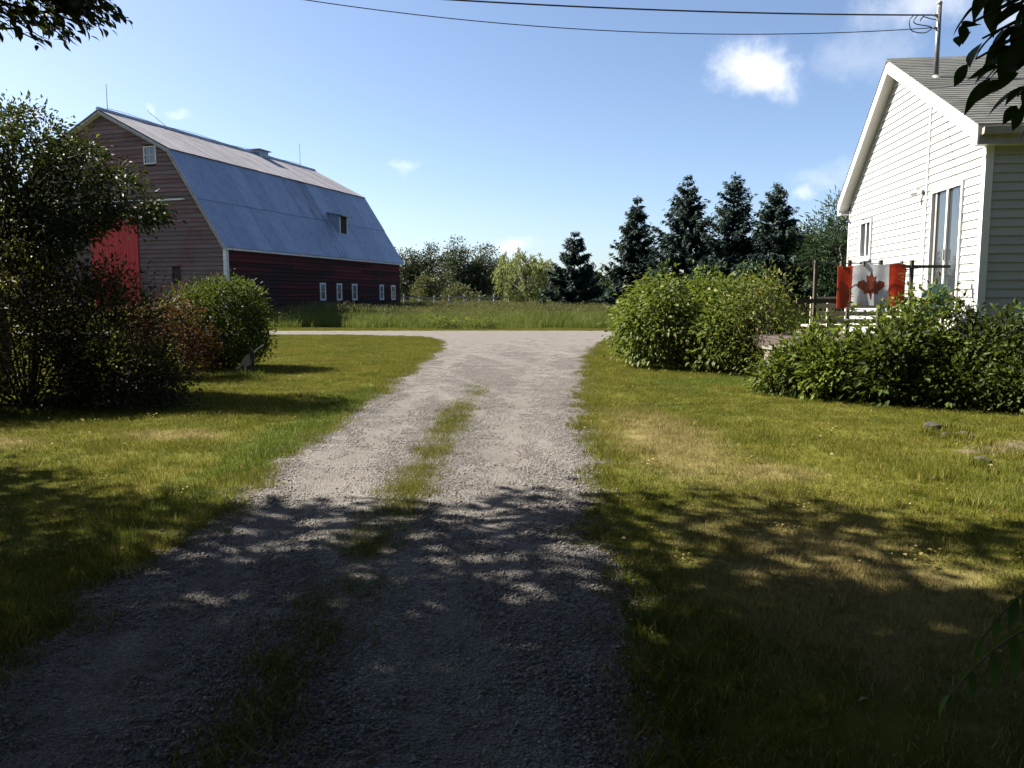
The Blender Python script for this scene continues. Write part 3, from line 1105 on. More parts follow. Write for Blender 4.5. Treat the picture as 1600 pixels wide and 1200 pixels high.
    # gable window: frame, mullions, panes
    def window(y_face, x0, x1, z0, z1, axis, frame_w, nx, nz, pane_mat, parent):
        def bx(u0, u1, w0, w1, d0, d1):
            if axis == 'x':
                return MB().box(u0, u1, -d1, -d0, w0, w1)
            return MB().box(y_face + d0, y_face + d1, u0, u1, w0, w1)
        mb = MB()
        fr = []
        fw = frame_w
        for (u0, u1, w0, w1) in ((x0, x1, z0, z0 + fw), (x0, x1, z1 - fw, z1), (x0, x0 + fw, z0 + fw, z1 - fw), (x1 - fw, x1, z0 + fw, z1 - fw)):
            q = bx(u0, u1, w0, w1, 0, .06)
            n = len(mb.v)
            mb.v += q.v
            mb.f += [tuple(i + n for i in f) for f in q.f]
        w = mb.build('window', 'barn_trim', parent)
        iw, ih = (x1 - x0 - 2 * fw) / nx, (z1 - z0 - 2 * fw) / nz
        for i in range(nx):
            for j in range(nz):
                u, q = x0 + fw + i * iw, z0 + fw + j * ih
                bx(u + .012, u + iw - .012, q + .012, q + ih - .012, .008, .016).build('pane', pane_mat, w)
        for i in range(1, nx):
            u = x0 + fw + i * iw
            bx(u - .015, u + .015, z0 + fw, z1 - fw, .018, .04).build('mullion', 'barn_trim', w)
        for j in range(1, nz):
            q = z0 + fw + j * ih
            bx(x0 + fw, x1 - fw, q - .015, q + .015, .0405, .05).build('mullion', 'barn_trim', w)
        return w
    window(0, -5.22, -4.38, 8.97, 9.95, 'x', .07, 2, 2, 'glass_old', b)
    for a, c in wins:
        window(-.16, a, c, 1.36, 2.55, 'y', .14, 1, 2, 'glass_old', b)
    h = MB().box(-3.66, -3.1, -.05, .05, 2.45, 3.1).build('hatch', 'barn_dark', b)
    # red sliding door of vertical boards, its track above
    d = MB().box(-9.2, -5.86, -.07, .03, .35, 6.2).build('door', 'red_door', b)
    nb = 16
    wb = (9.2 - 5.86) / nb
    for i in range(nb):
        x = -9.2 + i * wb
        MB().box(x + .006, x + wb - .006, -.098 - random.uniform(0, .008), -.071, .36, 6.19).build('plank', 'red_door', d)
    MB().box(-9.0, -2.58, -.16, -.04, 6.93, 7.02).build('door_track', 'barn_trim', b)
    # shed dormer with a dark opening on the lower slope
    def on_slope(x):
        f = (x - EAVE[0]) / (BRK[0] - EAVE[0])
        return EAVE[1] + f * (BRK[1] - EAVE[1])
    xf, yd0, yd1 = -1.05, 14.4, 15.5
    zb = on_slope(xf) - .05
    zt = zb + 1.45
    xb = BRK[0] * (zt + .25 - EAVE[1]) / (BRK[1] - EAVE[1])
    dm = MB()
    dm.prism([(xf, zb), (xf, zt), (xb, zt + .25)], lambda u, v, t: (u, t, v), yd0, yd0 + .05)
    dm.prism([(xf, zb), (xf, zt), (xb, zt + .25)], lambda u, v, t: (u, t, v), yd1 - .05, yd1)
    dm = dm.build('dormer', 'roof_sheet', b)
    MB().bar((xf + .32, (yd0 + yd1) / 2, zt - .02), (xb - .1, (yd0 + yd1) / 2, zt + .30), yd1 - yd0 + .35, .07).build('dormer_roof', 'roof_sheet_stained', dm)
    MB().box(xf - .12, xf - .06, yd0 + .051, yd1 - .051, zb + .1, zt - .02).build('dormer_opening', 'barn_dark', dm)
    MB().box(xf - .04, xf + .02, yd0 - .01, yd0 + .08, zb, zt - .05).build('dormer_post', 'barn_trim', dm)
    MB().box(xf - .04, xf + .02, yd1 - .08, yd1 + .01, zb, zt - .05).build('dormer_post', 'barn_trim', dm)


build_barn()

# ------------------------------------------------------------------ house
H_A = R(6.4)
house_o = Vector((7.6, 13.0, 0))
he_y = Vector((math.sin(H_A), math.cos(H_A), 0))
he_x = Vector((math.cos(H_A), -math.sin(H_A), 0))


def hw(x, y, z=0.0):
    return house_o + he_x * x + he_y * y + Vector((0, 0, z))


APEX = (4.32, 6.50)
NEAR = (-0.05, 4.30)
FAR = (7.50, 3.92)
HL = 11.5
YW0, YW1 = 0.14, 7.27


def h_roof(y):
    if y < APEX[0]:
        return NEAR[1] + (APEX[1] - NEAR[1]) * (y - NEAR[0]) / (APEX[0] - NEAR[0])
    return FAR[1] + (APEX[1] - FAR[1]) * (FAR[0] - y) / (FAR[0] - APEX[0])


def build_house():
    h = empty('house', house_o, -H_A, 'white sided bungalow with grey shingle gable roof and sliding glass door', 'house')
    wall_top = lambda y: h_roof(y) - 0.16
    core = [(YW0 + .02, 0.5), (YW0 + .02, wall_top(YW0)), (APEX[0], wall_top(APEX[0])), (YW1 - .02, wall_top(YW1)), (YW1 - .02, 0.5)]
    MB().prism(core, lambda u, v, t: (t, u, v), .03, HL).build('wall_core', 'white_trim', h)
    MB().box(.05, HL - .05, YW0 + .05, YW1 - .05, 0, .62).build('foundation', 'foundation', h)
    openings = [(.88, 2.2, 1.30, 3.56), (5.52, 6.31, 2.47, 3.38)]
    strip = 2.47
    EXP = 0.142
    n = 43

    def y_at(z, near):
        # wall outline y at height z
        if near:
            zz = wall_top(YW0)
            return YW0 if z <= zz else NEAR[0] + (z + .16 - NEAR[1]) * (APEX[0] - NEAR[0]) / (APEX[1] - NEAR[1])
        zz = wall_top(YW1)
        return YW1 if z <= zz else FAR[0] - (z + .16 - FAR[1]) * (FAR[0] - APEX[0]) / (APEX[1] - FAR[1])
    for r in range(n):
        z0 = 0.6 + r * EXP
        z1 = z0 + EXP - .002
        a0, a1, b0, b1 = y_at(z0, True), y_at(z1, True), y_at(z0, False), y_at(z1, False)
        if b1 - a1 < .12:
            break
        a0, a1 = max(a0, YW0 + .09), max(a1, YW0 + .09)
        b0, b1 = min(b0, YW1 - .06), min(b1, YW1 - .06)
        spans = cut([(a0, b0)], strip - .03, strip + .03)
        for s, e, zz0, zz1 in openings:
            if z1 > zz0 and z0 < zz1:
                spans = cut(spans, s - .01, e + .01)
        for s, e in spans:
            if e - s < .03:
                continue
            sb = a1 if abs(s - a0) < 1e-6 else s
            eb = b1 if abs(e - b0) < 1e-6 else e
            if eb - sb < .02:
                eb = sb + .02
            MB().quadbox([(-.019, s, z0), (.02, s, z0), (.02, e, z0), (-.019, e, z0), (-.002, sb, z1), (.02, sb, z1), (.02, eb, z1), (-.002, eb, z1)]).build('siding_board', 'vinyl', h)
    # near wall (faces the camera), in shade
    for r in range(24):
        z0 = 0.6 + r * EXP
        z1 = z0 + EXP - .002
        MB().quadbox([(.09, YW0 - .022, z0), (HL, YW0 - .022, z0), (HL, YW0 + .01, z0), (.09, YW0 + .01, z0), (.09, YW0 - .002, z1), (HL, YW0 - .002, z1), (HL, YW0 + .01, z1), (.09, YW0 + .01, z1)]).build('siding_board', 'vinyl', h)
    # corner posts, vertical joint strip
    MB().box(-.03, .09, YW0 - .03, YW0 + .09, .55, 4.02).build('corner_post', 'white_trim', h)
    MB().box(-.03, .05, YW1 - .06, YW1 + .02, .55, 3.72).build('corner_post', 'white_trim', h)
    MB().box(-.034, .0, strip - .03, strip + .03, .58, h_roof(strip) - .2).build('joint_strip', 'white_trim', h)
    MB().tube([(-.05, strip + .055, 1.0), (-.05, strip + .055, 3.4)], .012, 6).build('conduit', 'soffit', h)
    # wall lamp
    lm = MB().tube([(-.035, 2.68, 3.62), (-.06, 2.68, 3.62)], .06, 10).build('wall_lamp', 'white_trim', h)
    MB().tube([(-.1, 2.72, 3.60), (-.2, 2.76, 3.56)], [.03, .06], 10).build('lamp_head', 'white_trim', lm)
    MB().tube([(-.1, 2.62, 3.66), (-.2, 2.58, 3.70)], [.03, .06], 10).build('lamp_head', 'white_trim', lm)
    # sliding door
    y0, y1, z0, z1 = .88, 2.2, 1.30, 3.56
    fr = MB()
    fw = .055
    for q in ((y0, y1, z1 - fw, z1), (y0, y1, z0, z0 + fw), (y0, y0 + fw, z0 + fw, z1 - fw), (y1 - fw, y1, z0 + fw, z1 - fw)):
        fr.box(-.045, .028, *q)
    d = fr.build('sliding_door', 'white_trim', h)
    ym = (y0 + y1) / 2 - .05
    MB().box(-.036, .0, ym - .03, ym + .03, z0 + fw, z1 - fw).build('door_stile', 'white_trim', d)
    MB().box(.004, .012, y0 + fw, ym - .03, z0 + fw, z1 - fw).build('pane', 'glass', d)
    MB().box(.014, .022, ym + .03, y1 - fw, z0 + fw, z1 - fw).build('pane', 'glass', d)
    MB().box(-.012, .013, y1 - fw - .16, y1 - fw - .09, z0 + fw, z1 - fw).build('screen_stile', 'gutter', d)
    MB().box(-.06, -.037, ym - .02, ym + .0, 2.25, 2.45).build('door_handle', 'gutter', d)
    # small window
    y0, y1, z0, z1 = 5.52, 6.31, 2.47, 3.38
    fr = MB()
    for q in ((y0, y1, z1 - .07, z1), (y0, y1, z0, z0 + .07), (y0, y0 + .07, z0 + .07, z1 - .07), (y1 - .07, y1, z0 + .07, z1 - .07)):
        fr.box(-.05, .028, *q)
    w = fr.build('window', 'white_trim', h)
    MB().box(-.03, .0, 5.885, 5.945, z0 + .07, z1 - .07).build('mullion', 'white_trim', w)
    MB().box(.004, .014, y0 + .07, 5.885, z0 + .07, z1 - .07).build('pane', 'glass', w)
    MB().box(.004, .014, 5.945, y1 - .07, z0 + .07, z1 - .07).build('pane', 'glass', w)
    MB().box(-.08, -.051, y0 - .03, y1 + .03, z0 - .04, z0).build('window_sill', 'white_trim', w)
    # roof deck and stepped shingle courses
    OH = -.25
    rp = [NEAR, APEX, FAR]
    rf = MB().prism(rp + [(y, z - .09) for y, z in rp[::-1]], lambda u, v, t: (t, u, v), OH + .03, HL + .25).build('roof', 'soffit', h)
    for pa, pb in ((NEAR, APEX), (FAR, APEX)):
        d = Vector((0, pb[0] - pa[0], pb[1] - pa[1]))
        Ls = d.length
        d.normalize()
        nrm = Vector((0, -d.z, d.y)) if d.y > 0 else Vector((0, d.z, -d.y))
        k = int(Ls / .14)
        e = Ls / k
        for i in range(k):
            A = Vector((0, *pa)) + d * (e * i - .03)
            B = Vector((0, *pa)) + d * (e * (i + 1) + .02)
            P = []
            for x in (OH - .012, HL + .27):
                for q in (A + nrm * .016, A + nrm * .028, B + nrm * .016, B + nrm * .004):
                    P.append((x, q.y, q.z))
            MB().quadbox(P).build('shingle_course', 'shingles', rf)
    MB().prism([(APEX[0] - .14, APEX[1] - .05), (APEX[0], APEX[1] + .045), (APEX[0] + .12, APEX[1] - .05)], lambda u, v, t: (t, u, v), OH - .014, HL + .27).build('ridge_cap', 'shingles', rf)
    # rake fascia and soffit of the gable facing left
    for pa, pb, dz in ((NEAR, APEX, .25), (FAR, APEX, .25)):
        q = [(pa[0], pa[1] - dz), (pb[0], pb[1] - dz), (pb[0], pb[1] - .002), (pa[0], pa[1] - .002)]
        MB().prism(q, lambda u, v, t: (t, u, v), OH, OH + .028).build('rake_fascia', 'white_trim', h)
        q = [(pa[0], pa[1] - .20), (pb[0], pb[1] - .20), (pb[0], pb[1] - .17), (pa[0], pa[1] - .17)]
        MB().prism(q, lambda u, v, t: (t, u, v), OH + .029, .0).build('rake_soffit', 'soffit', h)
    # boxed eaves, gutter
    MB().box(OH + .029, HL + .2, NEAR[0] + .02, YW0 + .005, NEAR[1] - .30, NEAR[1] - .27).build('eave_soffit', 'soffit', h)
    MB().box(OH + .029, HL + .2, NEAR[0] - .005, NEAR[0] + .019, NEAR[1] - .30, NEAR[1] - .05).build('eave_fascia', 'gutter', h)
    MB().box(OH, OH + .028, NEAR[0], YW0 + .05, NEAR[1] - .30, NEAR[1] - .251).build('eave_return', 'white_trim', h)
    g0 = NEAR[0] - .006
    MB().prism([(g0, NEAR[1] - .05), (g0 - .10, NEAR[1] - .05), (g0 - .085, NEAR[1] - .15), (g0, NEAR[1] - .16)], lambda u, v, t: (t, u, v), OH + .06, HL).build('gutter', 'gutter', h)
    MB().box(OH + .029, HL + .2, YW1 - .005, FAR[0] - .02, FAR[1] - .30, FAR[1] - .27).build('eave_soffit', 'soffit', h)
    MB().box(OH + .029, HL + .2, FAR[0] - .019, FAR[0] + .005, FAR[1] - .30, FAR[1] - .03).build('eave_fascia', 'white_trim', h)
    MB().box(OH, OH + .028, YW1 - .05, FAR[0], FAR[1] - .30, FAR[1] - .251).build('eave_return', 'white_trim', h)


build_house()


# service mast on the roof, utility pole out of frame, wires between
def build_mast():
    # foot of the mast on the near slope
    d = pix_dir(1462, 122)
    o = Vector((0, 0, CAM_H))
    p0 = hw(0, NEAR[0], NEAR[1])
    e2 = (he_y * (APEX[0] - NEAR[0]) + Vector((0, 0, APEX[1] - NEAR[1]))).normalized()
    nrm = he_x.cross(e2)
    foot = o + d * ((p0 - o).dot(nrm) / d.dot(nrm))
    rt = pix_dir(1466, 8)
    top = o + rt * (math.hypot(foot.x, foot.y) / math.hypot(rt.x, rt.y))
    top = Vector((foot.x + (top.x - foot.x) * .2, foot.y, top.z))
    m = empty('service_mast', foot, 0, 'grey metal service mast standing on the shingle roof', 'mast')
    hgt = top.z - foot.z
    MB().tube([(0, 0, -.15), (top.x - foot.x, 0, hgt)], .045, 10).build('pipe', 'galvanised_pipe', m, True)
    MB().tube([(top.x - foot.x, 0, hgt), (top.x - foot.x, 0, hgt + .04), (top.x - foot.x, 0, hgt + .08)], [.045, .055, .02], 10).build('weather_head', 'gutter', m, True)
    MB().tube([(0, 0, -.02), (0, 0, .05)], [.11, .05], 12).build('flashing', 'gutter', m)
    for dz in (.19, .42):
        ins = MB().tube([(-.03, 0, hgt - dz), (-.12, -.02, hgt - dz)], [.03, .022], 8).build('insulator', 'gutter', m)
    loops = MB()
    a, b = Vector((-.12, -.02, hgt - .19)), Vector((-.12, -.02, hgt - .42))
    for (sx, dz, end) in ((-.5, -.42, b), (-.42, -.30, b), (-.3, -.17, Vector((-.03, 0, hgt - .27)))):
        p = [Vector((sx, -.03, hgt - .2)), Vector((sx - .07, -.03, hgt - .3)), Vector((sx - .02, -.04, hgt + dz - .06)), Vector((sx * .55, -.05, hgt + dz - .1)), end]
        q = []
        for i in range(len(p) - 1):
            pm = p[max(i - 1, 0)]
            pn = p[min(i + 2, len(p) - 1)]
            for t in np.linspace(0, 1, 6, endpoint=False):
                q.append(0.5 * ((2 * p[i]) + (-pm + p[i + 1]) * t + (2 * pm - 5 * p[i] + 4 * p[i + 1] - pn) * t * t + (-pm + 3 * p[i] - 3 * p[i + 1] + pn) * t ** 3))
        q.append(p[-1])
        loops.tube(q, .009, 6)
    loops.build('drip_loop', 'cable', m, True)
    pole_xy = (-24.0, 12.5)
    pl = empty('utility_pole', (*pole_xy, 0), 0, 'brown wooden utility pole carrying the house wires', 'pole')
    MB().tube([(0, 0, -.3), (0, 0, 13.2)], [.18, .11], 12).build('pole_shaft', 'pole_wood', pl, True)
    MB().box(-.06, .06, -.9, .9, 12.7, 12.82).build('crossarm', 'pole_wood', pl)
    for (dz, rad, zp, sag, label) in ((.19, .014, 9.0, 0.8, 'thick black service cable, upper of the two overhead wires'),
                                      (.42, .008, 12.75, 2.3, 'thin black wire, lower of the two overhead wires')):
        a = foot + Vector((-.12, -.02, hgt - dz))
        b = Vector((pole_xy[0] + .15, pole_xy[1], zp))
        pts = []
        for t in np.linspace(0, 1, 60):
            p = a.lerp(b, t)
            p.z -= sag * 4 * t * (1 - t)
            pts.append(p)
        w = MB().tube(pts, rad, 6).build('overhead_wire', 'cable', None, True)
        tag(w, label, 'wire', 'overhead wires')
    return foot, top


build_mast()


# ------------------------------------------------------------------ deck, railing, flag, chairs
DK_Y0, DK_X0, DK_Z = 13.45, 4.95, 0.85


def build_deck():
    dk = empty('deck', (DK_X0, DK_Y0, 0), 0, 'dark stained raised wooden deck with post railing beside white house', 'deck')
    x1 = 2.75
    for i in range(22):
        y = i * .142
        MB().box(0, x1 + y * .11, y, y + .136, DK_Z - .035, DK_Z).build('deck_board', 'dark_wood', dk)
    MB().box(0.02, x1, -.045, -.005, DK_Z - .25, DK_Z - .04).build('rim_joist', 'dark_wood', dk)
    MB().box(-.045, -.005, -.045, 3.1, DK_Z - .25, DK_Z - .04).build('rim_joist', 'dark_wood', dk)
    posts = [(x, 0.0) for x in (0.12, .68, 1.2, 1.72)]
    for x, y in posts:
        MB().box(x - .025, x + .025, y, y + .06, 0, 2.21).build('post', 'dark_wood', dk)
    for x in (1.4, 2.6):
        MB().box(x - .045, x + .045, .1, .19, 0, DK_Z - .04).build('post', 'dark_wood', dk)
    MB().box(1.2, 2.36, .02, .07, 2.08, 2.13).build('top_rail', 'dark_wood', dk)
    MB().tube([(-.25, .03, 2.15), (.12, .03, 2.165), (.68, .03, 2.155), (1.2, .03, 2.16)], .008, 6).build('rail_wire', 'cable', dk)
    MB().box(-.2, 2.2, -.042, -.002, 1.50, 1.57).build('middle_rail', 'dark_wood', dk)
    # stairs to the door
    MB().box(2.25, 2.95, 1.3, 2.4, DK_Z + .002, 1.1).build('door_step', 'dark_wood', dk)
    # slatted cream bench along the railing
    bn = empty('slatted_bench', (DK_X0 + .15, DK_Y0 + .28, DK_Z), 0, 'cream slatted wooden bench on the deck behind the flag', 'bench')
    for z in (.30, .43, .56, .68):
        MB().box(0, 1.75, 0, .03, z, z + .075).build('back_slat', 'cream_wood', bn)
    for y in (.06, .19, .32):
        MB().box(0, 1.75, y, y + .11, .24, .275).build('seat_slat', 'cream_wood', bn)
    for x in (.3, 1.4):
        MB().box(x, x + .08, .031, .07, 0, .74).build('leg', 'cream_wood', bn)
        MB().box(x, x + .08, .36, .42, 0, .24).build('leg', 'cream_wood', bn)


build_deck()

LEAF = [(0.0000, -0.5037), (0.0223, -0.5037), (0.0112, -0.2896), (0.0179, -0.2730), (0.0387, -0.2653), (0.2519, -0.3027), (0.2231, -0.2233), (0.2280, -0.2052), (0.4615, -0.0161), (0.4089, 0.0084), (0.4005, 0.0280), (0.4467, 0.1700), (0.3122, 0.1414), (0.2940, 0.1509), (0.2680, 0.2122), (0.1630, 0.0995), (0.1355, 0.1136), (0.1861, 0.3747), (0.1050, 0.3278), (0.0824, 0.3345), (0.0000, 0.4963)]


def build_flag():
    x0, x1, z0, z1 = 5.37, 6.50, 1.46, 2.16
    y = DK_Y0 - .13
    f = empty('flag', (x0, y, z0), 0, 'red and white flag with maple leaf hanging on deck railing', 'flag')
    w, h = x1 - x0, z1 - z0

    def fold(u, v):
        """cloth hanging from its upper edge: y offset and z sag"""
        k = (1 - v / h)
        yo = .014 * math.sin(u * 21 + .5) * (0.35 + k) + .03 * math.sin(u * 7.0) * k - .05 * k * math.exp(-((u - .1) / .12) ** 2)
        sag = -.035 * (1 - (2 * ((u * 2.0) % 1.0) - 1) ** 2) * (v / h) - .05 * math.exp(-((u - .05) / .16) ** 2)
        return yo, sag

    def cloth(name, ua, ub, mat, off=0.0):
        nu, nv = max(4, int((ub - ua) / .025)), 18
        V, Fc = [], []
        for s in (0, .002):
            for i in range(nu + 1):
                for j in range(nv + 1):
                    u, v = ua + (ub - ua) * i / nu, h * j / nv
                    yo, sg = fold(u, v)
                    V.append((u, yo + s + off, v + sg))
        n1 = (nu + 1) * (nv + 1)
        for i in range(nu):
            for j in range(nv):
                a = i * (nv + 1) + j
                q = (a, a + nv + 1, a + nv + 2, a + 1)
                Fc.append(q)
                Fc.append(tuple(n1 + k for k in q[::-1]))
        return npo(name, (V, Fc), mat, f, True)
    cloth('red_band', 0, .25, 'flag_red')
    cloth('white_panel', .251, .85, 'flag_white')
    cloth('red_band', .851, w, 'flag_red')
    # maple leaf, thin appliqué following the folds: triangulated fan strips
    out = LEAF + [(-a, b) for a, b in LEAF[::-1][1:-1]]
    sc_ = .47
    cx, cz = .56, h * .47
    import bmesh
    bm = bmesh.new()
    vs = [bm.verts.new((cx + a * sc_, 0, cz + b * sc_)) for a, b in out]
    fc = bm.faces.new(vs)
    bmesh.ops.triangulate(bm, faces=[fc])
    for _ in range(3):
        bmesh.ops.subdivide_edges(bm, edges=bm.edges[:], cuts=1, use_grid_fill=True)
    for v in bm.verts:
        yo, sg = fold(v.co.x, v.co.z)
        v.co = (v.co.x, yo - .004, v.co.z + sg)
    me = bpy.data.meshes.new('maple_leaf')
    bm.to_mesh(me)
    bm.free()
    link('maple_leaf', me, 'flag_red', f)
    for u in (.05, .42, 1.05):
        MB().box(u, u + .02, -.02, .05, h - .05, h + .03).build('clip', 'dark_wood', f)


build_flag()


def build_chairs():
    c = empty('adirondack_chair', (7.0, 13.85, DK_Z), R(-160), 'teal plastic garden chair with rounded slat back on deck', 'chair')
    c.scale = (1.12, 1.12, 1.12)
    for i in range(7):
        x = -.225 + i * .075
        top = .88 - 2.2 * x * x
        MB().bar((x * .9, .12, .24), (x, .34, top), .072, .022, (0, 1, 0)).build('back_slat', 'teal_plastic', c)
    for i in range(5):
        y = -.42 + i * .115
        MB().bar((-.26, y, .34 - .022 * i * 1.0), (.26, y, .34 - .022 * i), .1, .022).build('seat_slat', 'teal_plastic', c)
    for s in (-1, 1):
        MB().bar((s * .33, -.48, .52), (s * .31, .28, .5), .12, .025).build('arm', 'teal_plastic', c)
        MB().bar((s * .29, -.42, 0), (s * .29, -.42, .508), .09, .03, (0, 1, 0)).build('leg', 'teal_plastic', c)
        MB().bar((s * .275, -.44, .30), (s * .275, .42, .03), .03, .09).build('leg', 'teal_plastic', c)
    MB().bar((-.27, .24, .52), (.27, .24, .52), .03, .06).build('back_brace', 'teal_plastic', c)
    w = empty('wicker_chair', (7.26, 13.85, DK_Z), R(-120), 'tan round-backed wicker chair beside the teal chair', 'chair')
    seat = MB()
    ring = [(.24 * math.cos(a), .24 * math.sin(a), .42) for a in np.linspace(0, 2 * math.pi, 17)]
    seat.tube(ring, .025, 6)
    for k in np.linspace(-.2, .2, 9):
        r_ = math.sqrt(.24 ** 2 - k * k)
        seat.bar((-r_, k, .42), (r_, k, .42), .035, .012)
    seat.build('seat', 'wicker', w)
    bk = MB()
    hoop = [(.26 * math.cos(a), .2 + .06 * math.sin(a), .42 + .40 * math.sin(a)) for a in np.linspace(0, math.pi, 15)]
    bk.tube(hoop, .022, 6)
    for k in np.linspace(-.2, .2, 7):
        bk.bar((k, .2, .42), (k, .26, .42 + .40 * math.sqrt(1 - (k / .26) ** 2)), .03, .012, (0, 1, 0))
    bk.build('backrest', 'wicker', w)
    for a in (.8, 2.3, 3.9, 5.5):
        MB().tube([(.2 * math.cos(a), .2 * math.sin(a), .42), (.24 * math.cos(a), .24 * math.sin(a), 0)], .018, 6).build('leg', 'wicker', w)


build_chairs()


# ------------------------------------------------------------------ trees and shrubs
def deciduous(name, label, cat, base, trunk_h, tr, crown_c, crown_r, n_clump, per, spread, leaf, mat, bark='bark', group=None, aspect=.6, inner=.3,
              lean=(0, 0), droop=0.0, n_limb=26, lump=.2, bottom=-1.0, extra=None, flat=.8):
    o = empty(name, base, 0, label, cat, group)
    c = np.asarray(crown_c, float)
    cen = crown_points(n_clump, c, crown_r, inner, lump, bottom=bottom)
    if extra is not None:
        cen = np.concatenate([cen, extra])
    V, Fc = clump_leaves(cen, per, spread, leaf, aspect, .4, c, droop, flat)
    tp = []
    top = Vector((c[0], c[1], c[2] + crown_r[2] * .35))
    for i in range(6):
        f = i / 5
        p = Vector((0, 0, -.1)).lerp(top, f)
        p.x = top.x * f ** 1.6 + lean[0] * math.sin(f * 3.1) + random.uniform(-.06, .06)
        p.y = top.y * f ** 1.6 + lean[1] * math.sin(f * 3.1) + random.uniform(-.06, .06)
        tp.append(p)
    rad = [tr * 1.25, tr, tr * .8, tr * .6, tr * .4, tr * .15]
    tg = [cen[i] for i in rng.choice(len(cen), min(n_limb, len(cen)), replace=False)]
    if extra is not None:
        tg += [e for e in extra[::3]]
    limbs(tp, rad, tg, tr * .42).build('trunk', bark, o, True)
    npo('crown', (V, Fc), mat, o)
    return o


def shrub(name, label, cat, base, rx, ry, h, n_clump, per, spread, leaf, mat, group=None, aspect=.5, n_stem=10, droop=0.1, lump=.25, low=.12, boxy=1.0, ball=False):
    """dome of leaf clumps standing on stems"""
    o = empty(name, base, 0, label, cat, group)
    d = rand_dirs(n_clump * 2)
    if not ball:
        d[:, 2] = np.abs(d[:, 2])
    d = d[:n_clump]
    lobes = rand_dirs(8)
    k = 1 + lump * (np.max(d @ lobes.T, 1) - .7) * 1.6
    rad = rng.uniform(.35, 1, n_clump) ** .5 * k
    p = np.sign(d) * np.abs(d) ** boxy * rad[:, None] * np.array([rx, ry, h - low - spread * .8])
    if ball:
        p[:, 2] = np.where(p[:, 2] > 0, p[:, 2] * .56, p[:, 2] * .40) + (h - spread) * .43
    p[:, 2] += low
    V, Fc = clump_leaves(p, per, spread, leaf, aspect, .5, np.array([0, 0, h * .3]), droop)
    k = V[:, 2] < 0.01
    V[k, 2] = 0.01 + rng.uniform(0, .03, k.sum())
    st = MB()
    for i in range(n_stem):
        q = p[rng.integers(len(p))]
        a = Vector((q[0] * .12, q[1] * .12, -.02))
        m = Vector((q[0] * .55, q[1] * .55, q[2] * .6))
        st.tube([a, m, Vector(q)], [.018, .013, .005], 5, cap=False)
    st.build('stems', 'bark', o)
    npo('foliage', (V, Fc), mat, o)
    return o


def spruce(label, base, h, rad, seed, mat='needles_spruce', group='spruces behind the hedge', gap=0.0, bushy=1.0, skirt=.25, wh=.42):
    r_ = random.Random(seed)
    rg = np.random.default_rng(seed)
    o = empty('spruce_tree', base, r_.uniform(0, 6), label, 'tree', group)
    tr = MB()
    tr.tube([(0, 0, -.1), (0.03, 0, h * .4), (0, .03, h * .75), (0, 0, h * .985)], [h * .016, h * .012, h * .006, .012], 8)
    P, D, Nn, L, W = [], [], [], [], []
    levels = int(h * 5.5)
    for li in range(levels):
        nw = max(8, int(h / wh))
        f = (int(nw * li / levels) + .5 + r_.gauss(0, .34)) / nw
        f = min(max(f, 0.0), .985)
        z = skirt + (h - skirt - .1) * f ** .92
        prof = (1 - z / h)
        ln = rad * (prof ** .88) * 1.25
        nb = max(5, int(6 + 9 * prof))
        for k in range(nb):
            az = r_.uniform(0, 6.283)
            l = ln * r_.uniform(.5, 1.0 + .45 * r_.random() ** 2) + .12
            if gap and r_.random() < gap:
                l *= .5
            rise = r_.uniform(-.38, .0) + .45 * f
            m = max(10, int(l * 54 * bushy))
            t = rg.uniform(.04, 1, m) ** .9
            dx, dy = math.cos(az), math.sin(az)
            bz = z + l * (rise * t + .34 * t ** 2.4)
            px = dx * l * t
            py = dy * l * t
            p = np.stack([px, py, bz], 1) + rg.normal(0, .055, (m, 3))
            side = rg.uniform(-1, 1, m)
            dv = np.stack([dx + -dy * side * 1.1, dy + dx * side * 1.1, rg.uniform(-.95, .3, m)], 1)
            P.append(p)
            D.append(dv)
            Nn.append(np.stack([rg.normal(0, .5, m), rg.normal(0, .5, m), np.ones(m)], 1))
            ll = rg.uniform(.2, .42, m) * (.55 + .45 * prof ** .5)
            L.append(ll)
            W.append(ll * rg.uniform(.3, .52, m))
            if l > .5:
                tr.tube([(0, 0, z), (dx * l * .9, dy * l * .9, z + l * .9 * (rise + .17))], [.02, .006], 4, cap=False)
    # leader
    m = 26
    zt = rg.uniform(h - .75, h, m)
    P.append(np.stack([np.zeros(m), np.zeros(m), zt], 1))
    D.append(np.stack([rg.normal(0, .5, m), rg.normal(0, .5, m), rg.uniform(.3, 1.3, m)], 1))
    Nn.append(rg.normal(0, 1, (m, 3)))
    L.append(rg.uniform(.12, .25, m))
    W.append(np.full(m, .05))
    VF = leaf_faces(np.concatenate(P), np.concatenate(D), np.concatenate(Nn), np.concatenate(L), np.concatenate(W), .1)
    tr.build('trunk', 'bark_grey', o)
    npo('crown', VF, mat, o)
    return o


def at_px(px, depth):
    """ground point at a bearing and a depth"""
    d = pix_dir(px, HOR)
    return (d.x / d.y * depth, depth, 0)


def z_px(py, depth):
    d = pix_dir(800, py)
    return CAM_H + d.z / d.y * depth


